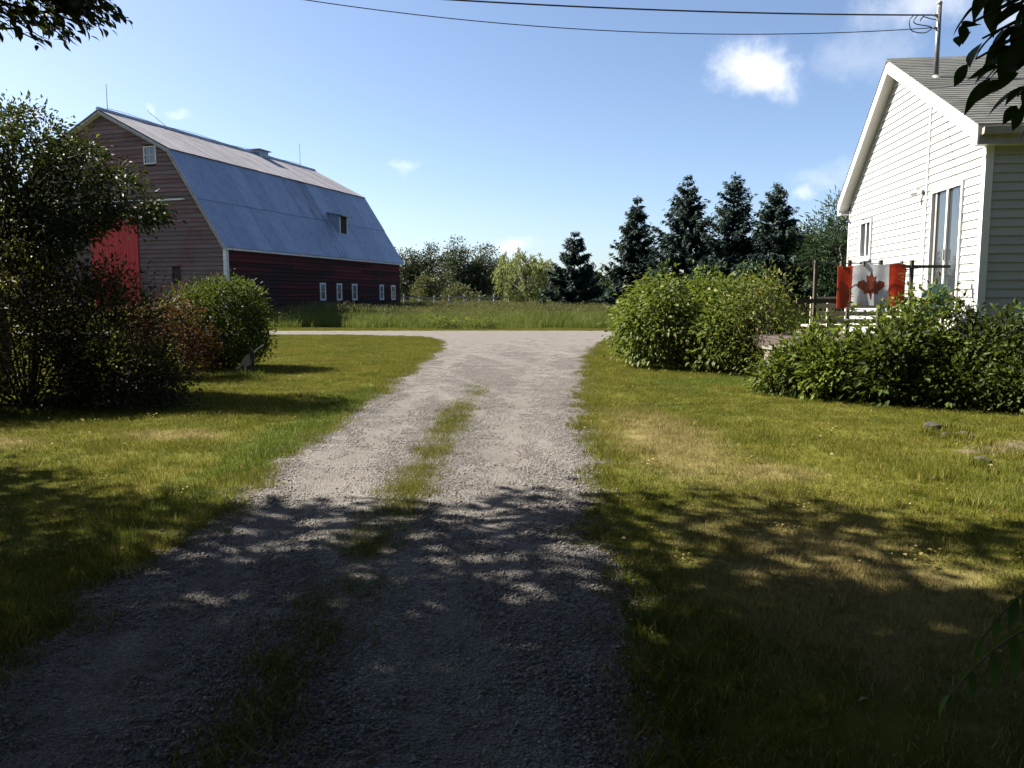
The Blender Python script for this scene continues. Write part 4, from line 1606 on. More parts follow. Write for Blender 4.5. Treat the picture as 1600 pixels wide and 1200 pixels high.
# spruces
spruce('lone blue spruce standing apart at the edge of the hay field, beside the willow', at_px(897, 60), z_px(362, 60), 2.0, 1, bushy=1.2)
spruce('narrow pointed spruce, leftmost of the row of four behind the hedge', at_px(993, 54), z_px(308, 54), 1.95, 2, bushy=1.25)
spruce('ragged spruce with wide open branches, second from left in the row', at_px(1070, 51), z_px(274, 51), 2.75, 3, gap=.25, wh=.7, bushy=1.0)
spruce('tallest full spruce, third from left in the row', at_px(1143, 49), z_px(272, 49), 2.6, 4, gap=.22, bushy=1.0, wh=.62)
spruce('dark spruce, rightmost of the row and nearest the white house', at_px(1208, 47), z_px(286, 47), 2.3, 5, bushy=1.15, wh=.5)
# trees between the spruces and the house
deciduous('pine_tree', 'tall soft green pine rising behind the house eave', 'tree', at_px(1312, 44), 7, .16, (0, 0, 3.9), (1.75, 1.7, 3.3), 260, 26, .26, .34, 'needles_pine', 'bark_grey', aspect=.16, inner=.1, flat=.6, group='trees behind the house')
deciduous('pine_tree', 'rounded green pine between the last spruce and the house', 'tree', at_px(1268, 46), 6, .14, (0, 0, 2.9), (1.9, 1.7, 2.5), 240, 26, .26, .34, 'needles_pine', 'bark_grey', aspect=.16, inner=.1, flat=.6, group='trees behind the house')
deciduous('small_tree', 'olive leafed tree with dry top beside the rightmost spruce', 'tree', at_px(1246, 50), 6, .12, (0, 0, 3.2), (1.5, 1.4, 2.6), 170, 26, .25, .22, 'leaf_far_olive', 'bark_grey', inner=.2, group='trees behind the house')
deciduous('small_tree', 'dark leafy tree hidden behind the house corner', 'tree', at_px(1350, 48), 6, .12, (0, 0, 3.6), (2.0, 1.8, 3.0), 170, 26, .28, .24, 'leaf_far', 'bark_grey', inner=.2, group='trees behind the house')
# low young conifers filling between the spruces and the hedge
for i, (px, dp, h, lab) in enumerate(((1030, 46, 3.2, 'low young spruce growing at the foot of the ragged spruce'), (1105, 44, 3.4, 'low young spruce between the two tallest spruces'),
                                      (1172, 43, 3.5, 'low young spruce in front of the rightmost spruces'), (958, 62, 2.6, 'small spruce at the field edge left of the narrow spruce'))):
    spruce(lab, at_px(px, dp), h, 1.6, 20 + i, group='young spruces', bushy=1.1, mat='needles_pine')
# willow and wood edge
wl = crown_points(260, (0, 0, 3.7), (3.0, 2.6, 2.7), .25, .3)


def willow():
    base = at_px(822, 74)
    o = empty('willow_tree', base, 0, 'pale green willow with drooping branches beyond the field', 'tree')
    h = z_px(378, 74)
    cen = crown_points(330, (0, 0, h * .52), (2.75, 2.4, h * .42), .3, .35)
    strands = []
    for c in cen:
        m = 16
        t = np.linspace(0, 1, m)
        l = rng.uniform(.5, 1.3)
        out = unit(np.array([[c[0], c[1], 0.0]]))[0] * .25
        p = c + np.stack([out[0] * t, out[1] * t, .1 * t - l * t ** 1.6], 1) + rng.normal(0, .08, (m, 3))
        p[:, 2] = np.maximum(p[:, 2], .15)
        strands.append(p)
    P = np.concatenate(strands)
    D = rng.normal(0, .5, P.shape) + [0, 0, -1.0]
    L = rng.uniform(.2, .4, len(P))
    VF = leaf_faces(P, D, rand_dirs(len(P)), L, L * .3)
    limbs([(0, 0, -.1), (.1, 0, 1.2), (-.1, .1, 2.8), (.2, 0, h * .75)], [.22, .18, .13, .05], cen[:40], .09).build('trunk', 'bark_grey', o, True)
    npo('crown', VF, 'leaf_willow', o)


willow()
wood = [(560, 104, 396, 4.4, 'leafy tree of the wood edge, mostly hidden behind the barn'), (638, 100, 392, 3.9, 'dark tree of the wood edge nearest the barn end'),
        (672, 103, 380, 4.2, 'dark round-topped tree, second from the barn end'),
        (712, 99, 374, 4.0, 'tallest dark tree in the wood left of the willow'), (750, 101, 378, 4.3, 'dark broad tree just left of the willow'),
        (783, 106, 400, 3.4, 'dark tree partly behind the willow'), (845, 112, 412, 3.6, 'dark low tree showing behind the right side of the willow')]
for i, (px, dp, top, r_, lab) in enumerate(wood):
    h = z_px(top + 8, dp)
    deciduous('woodland_tree', lab, 'tree', at_px(px, dp), 3, .2, (0, 0, h * .53), (r_ * .46, r_ * .5, h * .47), 260, 30, .34, .25, 'leaf_far', 'bark_grey', 'trees of the wood edge', inner=.2, lump=.45)
for i, (px, dp, h, lab) in enumerate(((668, 92, 4.2, 'olive bush in front of the dark wood near the barn'), (712, 90, 3.2, 'low olive bush behind the rail fence'), (735, 88, 1.9, 'small pale bush by the rail fence'))):
    shrub('woodland_bush', lab, 'bush', at_px(px, dp), 1.7, 1.5, h, 150, 18, .3, .3, 'leaf_far_olive', 'bushes at the wood edge')
far = empty  # keep name short below


def distant_wood():
    n = 900
    x = rng.uniform(-150, 190, n)
    y = rng.uniform(165, 200, n)
    h = rng.uniform(3.5, 6.5, n) * (1 + .25 * wob(x, .05, 20))
    cen = []
    for i in range(n):
        m = 12
        cen.append(np.stack([x[i] + rng.normal(0, 1.4, m), y[i] + rng.normal(0, 1.4, m), h[i] * rng.uniform(.12, 1, m) ** .8], 1))
    V, Fc = clump_leaves(np.concatenate(cen), 5, .7, 1.1, .7)
    o = npo('distant_wood', (V, Fc), 'leaf_far')
    tag(o, 'far dark line of woods closing the horizon', 'woods', kind='stuff')


distant_wood()

# rail fence at the field's far side
fn = empty('rail_fence', at_px(632, 72), 0, 'old grey split rail fence at the far side of the field', 'fence')
fx0 = at_px(632, 72)[0]
fx1 = at_px(795, 74)[0]
n = 8
for i in range(n):
    x = (fx1 - fx0) * i / (n - 1)
    MB().tube([(x, x * .15, 0), (x + random.uniform(-.05, .05), x * .15, 1.75 + random.uniform(-.1, .15))], [.09, .075], 7).build('post', 'grey_wood', fn)
    if i < n - 1:
        x2 = (fx1 - fx0) * (i + 1) / (n - 1)
        for z in (.6, 1.1, 1.55):
            MB().bar((x - .2, x * .15 - .08, z + random.uniform(-.08, .08)), (x2 + .2, x2 * .15 - .08, z + random.uniform(-.08, .08)), .06, .11).build('rail', 'grey_wood', fn)


# ------------------------------------------------------------------ hay field
def tall_patch(n):
    V1, F1, _ = blade_patch(n, .55, .45, 1.0, .016, .55, 2)
    m = int(n * .2)
    P = np.stack([rng.uniform(-.5, .5, m), rng.uniform(-.5, .5, m), rng.uniform(.75, 1.08, m)], 1)
    D = np.stack([rng.normal(0, .35, m), rng.normal(0, .35, m), np.ones(m)], 1)
    V2, F2 = leaf_faces(P, D, rand_dirs(m), rng.uniform(.1, .18, m), np.full(m, .022), .3)
    # stalks below the heads
    sd = np.stack([np.full(m, .003), np.zeros(m), np.zeros(m)], 1)
    base = P * [1, 1, 0]
    V3 = np.stack([base - sd, base + sd, P], 1).reshape(-1, 3)
    F3 = np.arange(3 * m).reshape(-1, 3)
    V, Fc = merge([(V1, F1), (V2, F2), (V3, F3)])
    return V, Fc, np.concatenate([np.zeros(len(F1)), np.ones(len(F2) + len(F3))])


def build_field():
    var = [tall_patch(190) for _ in range(5)]
    h = .8
    X, Y = np.meshgrid(np.arange(-36, 44, h), np.arange(41.2, 98, h))
    x = (X + rng.uniform(-.4, .4, X.shape)).ravel()
    y = (Y + rng.uniform(-.4, .4, X.shape)).ravel()
    edge = 41.4 + .35 * wob(x, .7, 24)
    dx, dy = x - barn_o.x, y - barn_o.y
    bx = dx * be_x.x + dy * be_x.y
    by = dx * be_y.x + dy * be_y.y
    inb = (bx > BW - .3) & (bx < .5) & (by > -.6) & (by < BL + .5)
    k = (y > edge) & ~inb & (np.abs(x - 2) < .62 * y + 3)
    x, y = x[k], y[k]
    edge = edge[k]
    s = np.clip(.45 + (y - edge) * .35, .45, 1.0) * (0.95 + .2 * wob(x * .5 + y * .3, 1, 28))
    sxy = rng.uniform(.9, 1.2, len(x))
    gn_scatter('hay_field', var, np.stack([x, y, np.zeros(len(x))], 1), rng.uniform(0, 6.28, len(x)), np.stack([sxy, sxy, s], 1),
               ['tall_grass_green', 'grass_seed'], 'tall unmown grass field with seed heads beyond the driveway', 'grass')


build_field()
for i, (px, py, lab) in enumerate(((693, 505, 'yellow flowering weed clump at the field edge, left'), (752, 508, 'low yellow weed clump at the field edge, right'))):
    gx, gy = pixel_ground(px, 514)
    o = shrub('weed_clump', lab, 'weeds', (gx, gy, 0), .8, .4, .55, 40, 14, .1, .1, 'leaf_hedge', 'weed clumps at the field edge', n_stem=8)
    cen = np.stack([rng.uniform(-.8, .8, 16), rng.uniform(-.35, .3, 16), rng.uniform(.3, .6, 16)], 1)
    npo('flower_heads', clump_leaves(cen, 3, .02, .05, .8), 'flower_yellow', o)

# ------------------------------------------------------------------ hedge and flower bed by the house
shrub('hedge', 'large rounded light green leafy hedge beside the driveway', 'hedge', (4.1, 18.8, 0), 1.62, 1.6, 2.05, 860, 20, .15, .125, 'leaf_hedge', boxy=.62, lump=.12, n_stem=40, droop=.55, aspect=.55)
shrub('rose_bush', 'tall loose shrub with reddish tips at the hedge end', 'shrub', (5.1, 16.2, 0), .8, .6, 2.2, 150, 14, .16, .09, 'leaf_rose', n_stem=24, lump=.4, droop=.1)
shrub('hedge', 'leafy green hedge end in front of the deck corner', 'hedge', (4.85, 17.2, 0), .95, .9, 2.0, 300, 17, .14, .12, 'leaf_hedge', boxy=.7, n_stem=24, droop=.4)
bed = [
    ((4.45, 13.2, 0), .5, .35, .66, 130, 'leaf_bed', .09, 'low green plant in front of the concrete block'),
    ((4.8, 13.05, 0), .48, .4, 1.15, 140, 'leaf_bed', .11, 'bushy green plant beside the concrete block'),
    ((5.1, 12.6, 0), .5, .45, .98, 140, 'leaf_bed', .12, 'low spreading green plant at the bed corner'),
    ((5.5, 12.8, 0), .42, .4, 1.12, 110, 'leaf_bed', .10, 'leafy green shrub below the white bench slats'),
    ((6.0, 12.55, 0), .55, .5, 1.5, 150, 'leaf_bed', .10, 'leafy shrub in front of the flag'),
    ((6.45, 12.3, 0), .55, .5, 1.5, 150, 'leaf_bed', .09, 'leafy shrub under the tall sprig'),
    ((5.75, 11.95, 0), .6, .45, 0.95, 130, 'leaf_bed_dark', .14, 'broad-leaved dark plant at the front of the bed'),
    ((6.9, 12.1, 0), .55, .5, 1.3, 150, 'leaf_bed_dark', .09, 'dense shrub in front of the teal chair'),
    ((7.35, 11.75, 0), .55, .5, 1.28, 150, 'leaf_bed_dark', .09, 'dark shrub below the house corner'),
    ((6.55, 11.5, 0), .55, .45, 1.0, 130, 'leaf_bed_dark', .10, 'low dark shrub in the middle front of the bed'),
    ((7.15, 11.1, 0), .55, .45, .95, 130, 'leaf_bed_dark', .10, 'low dark shrub at the right front of the bed'),
    ((7.95, 11.6, 0), .55, .5, 1.5, 150, 'leaf_bed', .10, 'green shrub in front of the shaded house wall'),
    ((7.75, 10.95, 0), .5, .45, 1.0, 120, 'leaf_bed', .11, 'low green plant at the right edge of the picture'),
    ((8.5, 11.3, 0), .6, .5, 1.45, 120, 'leaf_bed', .10, 'green shrub beyond the right edge of the bed'),
]
for p, rx, ry, h, nc, mt, lf, lab in bed:
    shrub('garden_shrub', lab, 'shrub', p, rx, ry, h, nc, 15, .11, lf, mt, 'shrubs of the flower bed', lump=.7, n_stem=26, droop=.25)


def sprig(base, h, n, label, lean=.1):
    o = empty('tall_sprig', base, 0, label, 'plant', 'tall sprigs in the flower bed')
    st = MB()
    P, D = [], []
    for i in range(n):
        dx, dy = random.uniform(-lean, lean), random.uniform(-lean, lean)
        hh = h * random.uniform(.8, 1)
        st.tube([(dx * .2, dy * .2, 0), (dx * .6, dy * .6, hh * .6), (dx, dy, hh)], [.008, .006, .003], 5)
        m = 34
        t = rng.uniform(.35, 1, m)
        P.append(np.stack([dx * t, dy * t, hh * t], 1))
        a = rng.uniform(0, 6.28, m)
        D.append(np.stack([np.cos(a), np.sin(a), rng.uniform(-.1, .7, m)], 1))
    P = np.concatenate(P)
    D = np.concatenate(D)
    L = rng.uniform(.07, .13, len(P))
    st.build('stems', 'bark', o)
    npo('leaves', leaf_faces(P, D, rand_dirs(len(P)) + [0, 0, 1.2], L, L * .3), 'leaf_bed', o)


sprig((6.32, 12.8, 0), 2.12, 4, 'tall leafy sprig rising beside the right red band of the flag', .12)
sprig((5.52, 13.05, 0), 1.78, 3, 'thin leafy sprig rising left of the flag', .12)
sprig((6.75, 12.4, 0), 1.72, 4, 'leafy sprig rising in front of the teal chair', .2)
sprig((7.15, 12.2, 0), 1.62, 4, 'leafy sprig rising by the house corner post', .2)
sprig((5.95, 12.8, 0), 1.68, 4, 'leafy sprig rising in front of the maple leaf', .2)


def block_pillar():
    o = empty('block_planter', (4.6, 13.9, -.1), R(12), 'weathered concrete block pillar at the end of the hedge', 'planter')
    for i in range(4):
        mb = MB()
        z = i * .2
        mb.box(-.15, .15, -.14, .14, z + .004, z + .19)
        b = mb.build('block', 'concrete_block', o)
        ring = [(.0 + .07 * math.cos(a), -.142, z + .1 + .06 * math.sin(a)) for a in np.linspace(0, 6.283, 13)]
        MB().tube(ring, .012, 5).build('scroll', 'concrete_block', b)
    MB().box(-.18, .18, -.17, .17, .80, .85).build('cap', 'concrete_block', o)


block_pillar()

# ------------------------------------------------------------------ left garden: crab tree, barberry, round bush, ornament
def left_tree():
    """dark spreading tree: a dense heart and ragged arms reaching right across the barn gable"""
    base = Vector((-8.5, 13.2, 0))
    arms = []
    for pts, n in ((((20, 330), (80, 300), (140, 285), (205, 283)), 46), (((30, 350), (110, 330), (170, 330), (222, 338), (246, 333)), 52), (((20, 300), (70, 250), (115, 232), (150, 250)), 46),
                   (((0, 330), (10, 250), (25, 190), (45, 165)), 22), (((0, 300), (-40, 230), (-70, 170)), 40), (((60, 360), (110, 365), (160, 350)), 40), (((-40, 350), (-120, 330), (-200, 300)), 60),
                   (((10, 390), (60, 395), (110, 385)), 30), (((40, 260), (75, 215), (100, 205)), 14), (((0, 250), (5, 200), (15, 170)), 14)):
        P = np.array(pts, float)
        u = rng.uniform(0, len(P) - 1, n)
        px = np.interp(u, range(len(P)), P[:, 0]) + rng.normal(0, 9, n)
        py = np.interp(u, range(len(P)), P[:, 1]) + rng.normal(0, 8, n)
        dp = 13.2 + rng.normal(0, .55, n)
        for a, b, d in zip(px, py, dp):
            r = pix_dir(a, b)
            arms.append(np.array(Vector((0, 0, CAM_H)) + r * (d / r.y) - base))
    heart = crown_points(320, (-.15, 0, 2.6), (1.2, 1.25, 1.1), .15, .5)
    cen = np.concatenate([heart, np.array(arms)])
    o = empty('crabapple_tree', base, 0, 'dark ragged tree at the left edge, branches reaching across the barn gable', 'tree')
    V, Fc = clump_leaves(cen, 46, .115, .08, .5, .4, np.array([.3, 0, 2.8]), .3, .8)
    tg = [cen[i] for i in rng.choice(len(cen), 70, replace=False)]
    limbs([(0, 0, -.1), (.1, 0, .9), (.0, .05, 1.7), (.3, 0, 2.5), (.5, 0, 3.2)], [.15, .13, .11, .08, .04], tg, .05).build('trunk', 'bark', o, True)
    npo('crown', (V, Fc), 'leaf_crab', o)
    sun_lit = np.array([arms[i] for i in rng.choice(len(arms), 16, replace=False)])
    npo('young_leaves', clump_leaves(sun_lit, 9, .12, .08, .6, .4), 'leaf_hedge', o)  # lighter leaf colour stands in for sun shining through the leaves


left_tree()
shrub('barberry_bush', 'tall dark reddish shrub with yellow-green tips at the left edge', 'shrub', (-7.2, 11.8, 0), 1.0, .95, 2.15, 600, 30, .13, .065, 'leaf_barberry', 'barberry shrubs', n_stem=30, lump=.85, aspect=.42)
shrub('barberry_bush', 'upright brown-green shrub right of the tall reddish shrub', 'shrub', (-6.3, 12.5, 0), .72, .75, 1.9, 430, 28, .13, .065, 'leaf_barberry', 'barberry shrubs', n_stem=26, lump=.85, aspect=.42)
shrub('barberry_bush', 'reddish drooping shrub between the tall shrub and the round bush', 'shrub', (-7.0, 15.6, 0), .85, .8, 1.6, 360, 28, .13, .07, 'leaf_barberry_red', 'barberry shrubs', n_stem=30, lump=.8, aspect=.42)
shrub('barberry_bush', 'low dark arching shrub in front of the reddish shrub', 'shrub', (-5.6, 11.6, 0), .7, .6, .9, 260, 24, .12, .065, 'leaf_barberry', 'barberry shrubs', n_stem=24, lump=.9, aspect=.42)
shrub('barberry_bush', 'dark shrub cut off by the left edge of the picture', 'shrub', (-8.2, 10.8, 0), 1.0, .85, 1.7, 480, 26, .14, .065, 'leaf_barberry', 'barberry shrubs', n_stem=24, lump=.8, aspect=.42)
shrub('round_bush', 'round clipped green bush on the lawn in front of the barn', 'bush', (-6.55, 18.0, 0), 1.06, 1.0, 2.05, 1050, 24, .1, .07, 'leaf_bush', n_stem=30, lump=.1, boxy=.85, low=.05, ball=True)


def ornament():
    gx, gy = pixel_ground(385, 587)
    o = empty('lawn_ornament', (gx, gy, 0), R(8), 'weathered grey wooden lawn ornament on stakes beside the round bush', 'ornament')
    k = .0132

    def pr(poly, t0, t1, name, mat):
        return MB().prism([((x - 700) * k * .18, (905 - y) * k * .18) for x, y in poly], lambda u, v, t: (u, t, v), t0, t1).build(name, mat, o)
    # scale: 1091 px of the enlarged view = 200 px of photo -> k*.18 m per enlarged px
    pr([(615, 838), (640, 815), (662, 800), (680, 765), (705, 735), (732, 718), (742, 745), (735, 770), (748, 775), (750, 800), (715, 822), (690, 826), (675, 812), (655, 828), (630, 850)], -.02, .02, 'body', 'grey_wood')
    pr([(612, 836), (660, 800), (680, 762), (706, 730), (734, 714), (734, 722), (708, 740), (686, 768), (666, 806), (616, 843)], -.045, .045, 'back_board', 'grey_wood')
    pr([(684, 820), (697, 820), (703, 940), (692, 940)], -.012, .012, 'stake', 'barn_trim')
    pr([(724, 668), (738, 655), (752, 672), (770, 700), (772, 800), (776, 950), (752, 950), (748, 780), (736, 720)], -.03, .03, 'post', 'dark_wood')
    pr([(766, 702), (790, 672), (820, 655), (848, 636), (853, 643), (825, 664), (796, 683), (772, 712)], -.02, .02, 'tail', 'barn_trim')


ornament()
for ob in [o for o in bpy.data.objects if o.name.startswith('barberry_bush')]:
    fol = [c for c in ob.children if c.name.startswith('foliage')][0]
    co = np.array([v.co for v in fol.data.vertices][::4])
    top = co[co[:, 2] > np.quantile(co[:, 2], .80)]
    pick = top[rng.choice(len(top), 110, replace=False)]
    npo('fresh_tips', clump_leaves(pick, 7, .06, .06, .42, .3, np.array([0, 0, .4])), 'leaf_rose', ob)['kind'] = 'stuff'  # sunlight on the shrub tops, put in as paler leaves
gx, gy = pixel_ground(385, 590)
var = [blade_patch(60, .12, .06, .2, .006, .8, 2)]
pts = np.stack([gx + rng.normal(0, .16, 14), gy + rng.normal(0, .08, 14), np.zeros(14)], 1)
gn_scatter('grass_tuft', var, pts, rng.uniform(0, 6, 14), np.ones((14, 3)), ['tall_grass_green'], 'longer grass left uncut round the wooden ornament', 'grass')

# ------------------------------------------------------------------ stones, bare soil, wire hoop on the right lawn
import bmesh


def rock(name, loc, r, sq, label, mat='stone', seed=1, group=None):
    bm = bmesh.new()
    bmesh.ops.create_icosphere(bm, subdivisions=2, radius=1)
    rg = np.random.default_rng(seed)
    dirs = unit(rg.normal(size=(9, 3)))
    cutd = rg.uniform(.45, .85, 9)
    for v in bm.verts:
        p = np.array(v.co)
        for d, c in zip(dirs, cutd):
            q = p @ d
            if q > c:
                p = p - d * (q - c) * .85
        p += rg.normal(0, .012, 3)
        v.co = Vector(p * np.array(sq) * r)
    me = bpy.data.meshes.new(name)
    bm.to_mesh(me)
    bm.free()
    o = link(name, me, mat)
    o.location = (loc[0], loc[1], r * sq[2] * .45)
    o.rotation_euler = (0, 0, rg.uniform(0, 6))
    tag(o, label, 'rock', group)


rx, ry = pixel_ground(1455, 674)
rock('rock', (rx, ry), .11, (1.15, .8, .8), 'grey pointed rock on the lawn in front of the flower bed', seed=3, group='rocks on the lawn')
for i, (px, py, r, lab) in enumerate(((1480, 682, .07, 'small flat rock just right of the pointed rock'), (1503, 681, .08, 'dark rock right of the pointed rock, middle of the row'),
                                      (1522, 684, .06, 'last small rock at the right of the row'))):
    rock('rock', pixel_ground(px, py), r, (1.3, 1, .5), lab, seed=10 + i, group='rocks on the lawn')
rock('rock', pixel_ground(1455, 746), .05, (1.6, 1, .25), 'pale flat stone sunk in the sunlit lawn', 'pale_stone', 21, 'rocks on the lawn')
rock('rock', pixel_ground(1535, 722), .07, (1.3, 1, .6), 'dark stone at the edge of the bare soil', seed=23, group='rocks on the lawn')


def bare_soil():
    cx, cy = 5.75, 8.35
    a = np.linspace(0, 2 * math.pi, 60, endpoint=False)
    r = 1 + .3 * wob(a * 3, 1, 30)
    V = [(cx, cy, .03)] + [(cx + .95 * math.cos(t) * q, cy + .33 * math.sin(t) * q, .012) for t, q in zip(a, r)]
    Fc = [(0, 1 + i, 1 + (i + 1) % 60) for i in range(60)]
    V2 = [(cx + 1.0 * math.cos(t) * q, cy + .36 * math.sin(t) * q, .0) for t, q in zip(a, r)]
    base = len(V)
    F2 = [(1 + i, base + i, base + (i + 1) % 60) for i in range(60)] + [(1 + i, base + (i + 1) % 60, 1 + (i + 1) % 60) for i in range(60)]
    o = npo('bare_soil', (V + V2, Fc + F2), 'soil')
    tag(o, kind='structure')


bare_soil()
pr = np.array([pixel_ground(a, b) for a, b in ((1440, 676), (1462, 680), (1480, 685), (1500, 686), (1520, 688), (1535, 727), (1545, 700), (1460, 668), (1500, 676), (1448, 750), (1464, 748))])
pr = np.repeat(pr, 4, 0) + rng.normal(0, .06, (44, 2))
gn_scatter('rock_grass', [blade_patch(40, .07, .04, .13, .006, .9, 2) for _ in range(3)], np.concatenate([pr, np.zeros((44, 1))], 1), rng.uniform(0, 6, 44), np.ones((44, 3)), ['lawn_blades'], 'longer grass left round the rocks on the right lawn', 'grass')


def fallen_leaves():
    n = 420
    x = rng.uniform(-7, 6, n)
    y = 1.5 + 11 * rng.uniform(0, 1, n) ** 1.2
    P = np.stack([x, y, np.where(drive_sd(x, y) > 0, .03, .05)], 1)
    a = rng.uniform(0, 6.28, n)
    L = rng.uniform(.02, .05, n)
    V, Fc = leaf_faces(P, np.stack([np.cos(a), np.sin(a), rng.uniform(-.15, .25, n)], 1), rng.normal(0, .35, (n, 3)) + [0, 0, 1], L, L * .6, .25)
    tag(npo('fallen_leaves', (V, Fc), 'dry_leaf'), 'small dry leaves fallen on the lawn and driveway', 'leaves', kind='stuff')


fallen_leaves()
pts = np.stack([5.75 + rng.normal(0, .75, 150), 8.35 + rng.normal(0, .32, 150), np.full(150, .012)], 1)
gn_scatter('soil_grass', [blade_patch(40, .1, .02, .08, .005, 1.0) for _ in range(3)], pts, rng.uniform(0, 6, 150), np.ones((150, 3)), ['lawn_blades'], 'sparse grass growing over the bare soil patch', 'grass')
hx, hy = pixel_ground(945, 866)
hoop = [(hx - .08 + .16 * f, hy, .012 + .055 * math.sin(math.pi * f)) for f in np.linspace(0, 1, 14)]
tag(MB().tube(hoop, .0025, 6).build('wire_hoop', 'galvanised_pipe', None, True), 'thin pale wire hoop sticking out of the grass beside the driveway', 'wire')

# ------------------------------------------------------------------ shade trees over the photographer, some added to block sky light
MAPLE = deciduous('maple_tree', 'big maple outside the left edge whose low branch hangs into the picture', 'tree', (-9.4, 5.4, 0), 4, .3, (3.3, -.95, 7.0), (4.7, 3.6, 2.6), 310, 84, .28, .17, 'leaf_maple',
          aspect=.75, inner=.1, n_limb=60, lump=.35)
deciduous('maple_tree', 'shade maple farther left, its shadow covering the lawn', 'tree', (-13.5, 6.6, 0), 4, .26, (1.0, .1, 6.3), (4.1, 3.1, 2.6), 300, 72, .28, .16, 'leaf_maple',
          aspect=.75, inner=.1, n_limb=45, lump=.35)
deciduous('maple_tree', 'shade maple behind the photographer', 'tree', (-6.0, -2.6, 0), 4, .3, (1.2, .4, 7.0), (4.8, 4.0, 2.6), 620, 44, .36, .16, 'leaf_maple',
          aspect=.75, inner=.1, n_limb=45, lump=.35)


deciduous('maple_tree', 'wide maple added to close off the sky above the photographer', 'tree', (2.9, -1.8, 0), 4, .3, (-2.2, 3.2, 6.4), (5.8, 4.8, 2.0), 620, 64, .36, .18, 'leaf_maple',
          aspect=.75, inner=.1, n_limb=50, lump=.3)  # unseen crown added overhead to cut skylight and deepen the foreground shade
for (x, y, lab) in ((-12.5, -4.5, 'maple added behind the photographer to block sky light, farthest left'), (-2.0, -9.5, 'maple added behind the photographer to block sky light, left of the driveway'),
                    (5.5, -8.0, 'maple added behind the photographer to block sky light, right of the driveway'), (11.0, -3.0, 'maple added behind the photographer to block sky light, farthest right')):
    deciduous('maple_tree', lab, 'tree', (x, y, 0), 4, .26, (0, 0, 4.6), (4.0, 3.6, 3.9), 420, 30, .5, .24, 'leaf_maple', aspect=.75, inner=.15, n_limb=36, lump=.3, group='maples added behind the photographer')  # unseen trees added to shut out skylight from behind the camera


def big_leaf(L, W, droop):
    """pointed leaf blade with midrib fold and a drooping tip, 3 segments a side"""
    ts = [0, .1, .22, .36, .5, .64, .78, .9, 1.0]
    ws = [.0, .42, .78, .97, 1.0, .86, .56, .24, 0]
    V, Fc = [], []
    for t, w in zip(ts, ws):
        z = -droop * L * t * t
        V += [(-W / 2 * w, L * t, z + .12 * W * w), (0, L * t, z), (W / 2 * w, L * t, z + .12 * W * w)]
    for i in range(len(ts) - 1):
        a = i * 3
        for q in ((a, a + 1, a + 4, a + 3), (a + 1, a + 2, a + 5, a + 4)):
            Fc += [(q[0], q[1], q[2]), (q[0], q[2], q[3])]
    return np.array(V), np.array(Fc)


def orient(V, P, D, up=(0, 0, 1)):
    D = Vector(D).normalized()
    s = D.cross(Vector(up))
    if s.length < 1e-3:
        s = Vector((1, 0, 0))
    s.normalize()
    u = s.cross(D)
    M = np.array([s, D, u])
    return V @ M + np.array(P)


def hang(twigs, per, lmin, lmax, asp, tube_mb, t0=.4, down=(-1.2, .2)):
    """twigs set with well-shaped leaves"""
    parts = []
    for a, b in twigs:
        a, b = Vector(a), Vector(b)
        m = a.lerp(b, .55) + Vector((0, 0, .1 * (b - a).length))
        tube_mb.tube([a, m, b], [.016, .009, .003], 6, cap=False)
        for i in range(per):
            t = random.uniform(t0, 1.0)
            p = (a.lerp(m, t / .55) if t < .55 else m.lerp(b, (t - .55) / .45))
            d = (b - a).normalized() + Vector((random.uniform(-.8, .8), random.uniform(-.8, .8), random.uniform(*down)))
            L = random.uniform(lmin, lmax)
            V, Fc = big_leaf(L, L * asp * random.uniform(.85, 1.15), random.uniform(.1, .5))
            p = p + Vector((random.gauss(0, 1), random.gauss(0, 1), random.gauss(0, 1))) * L * .35
            parts.append((orient(V, p, d, (random.uniform(-.6, .6), random.uniform(-.6, .6), 1)), Fc))
    return merge(parts)


def maple_low_branch():
    """the branch of the maple that hangs into the top left corner"""
    o = Vector(MAPLE.location)
    mb = MB()
    root = Vector((-8.6, 6.2, 4.6))
    mid = Vector((-6.2, 7.0, 4.55))
    mb.tube([root - o, mid - o, Vector((-5.0, 7.1, 4.3)) - o], [.05, .035, .02], 7, cap=False)
    tw = []
    for i in range(84):
        px, py = random.uniform(-150, 200), random.uniform(-70, 78)
        py = min(py, 92 - max(0, px) * .32)
        dp = random.uniform(6.6, 7.6)
        d = pix_dir(px, py)
        e = Vector((0, 0, CAM_H)) + d * (dp / d.y)
        a = Vector((e.x - random.uniform(.35, .7), e.y + random.uniform(-.25, .25), e.z + random.uniform(.1, .35)))
        tw.append((a - o, e - o))
    VF = hang(tw, 26, .06, .11, .5, mb, .1, (-.9, .5))
    mb.build('low_branch', 'bark', MAPLE, True)
    npo('low_branch_leaves', VF, 'leaf_crab', MAPLE)


maple_low_branch()


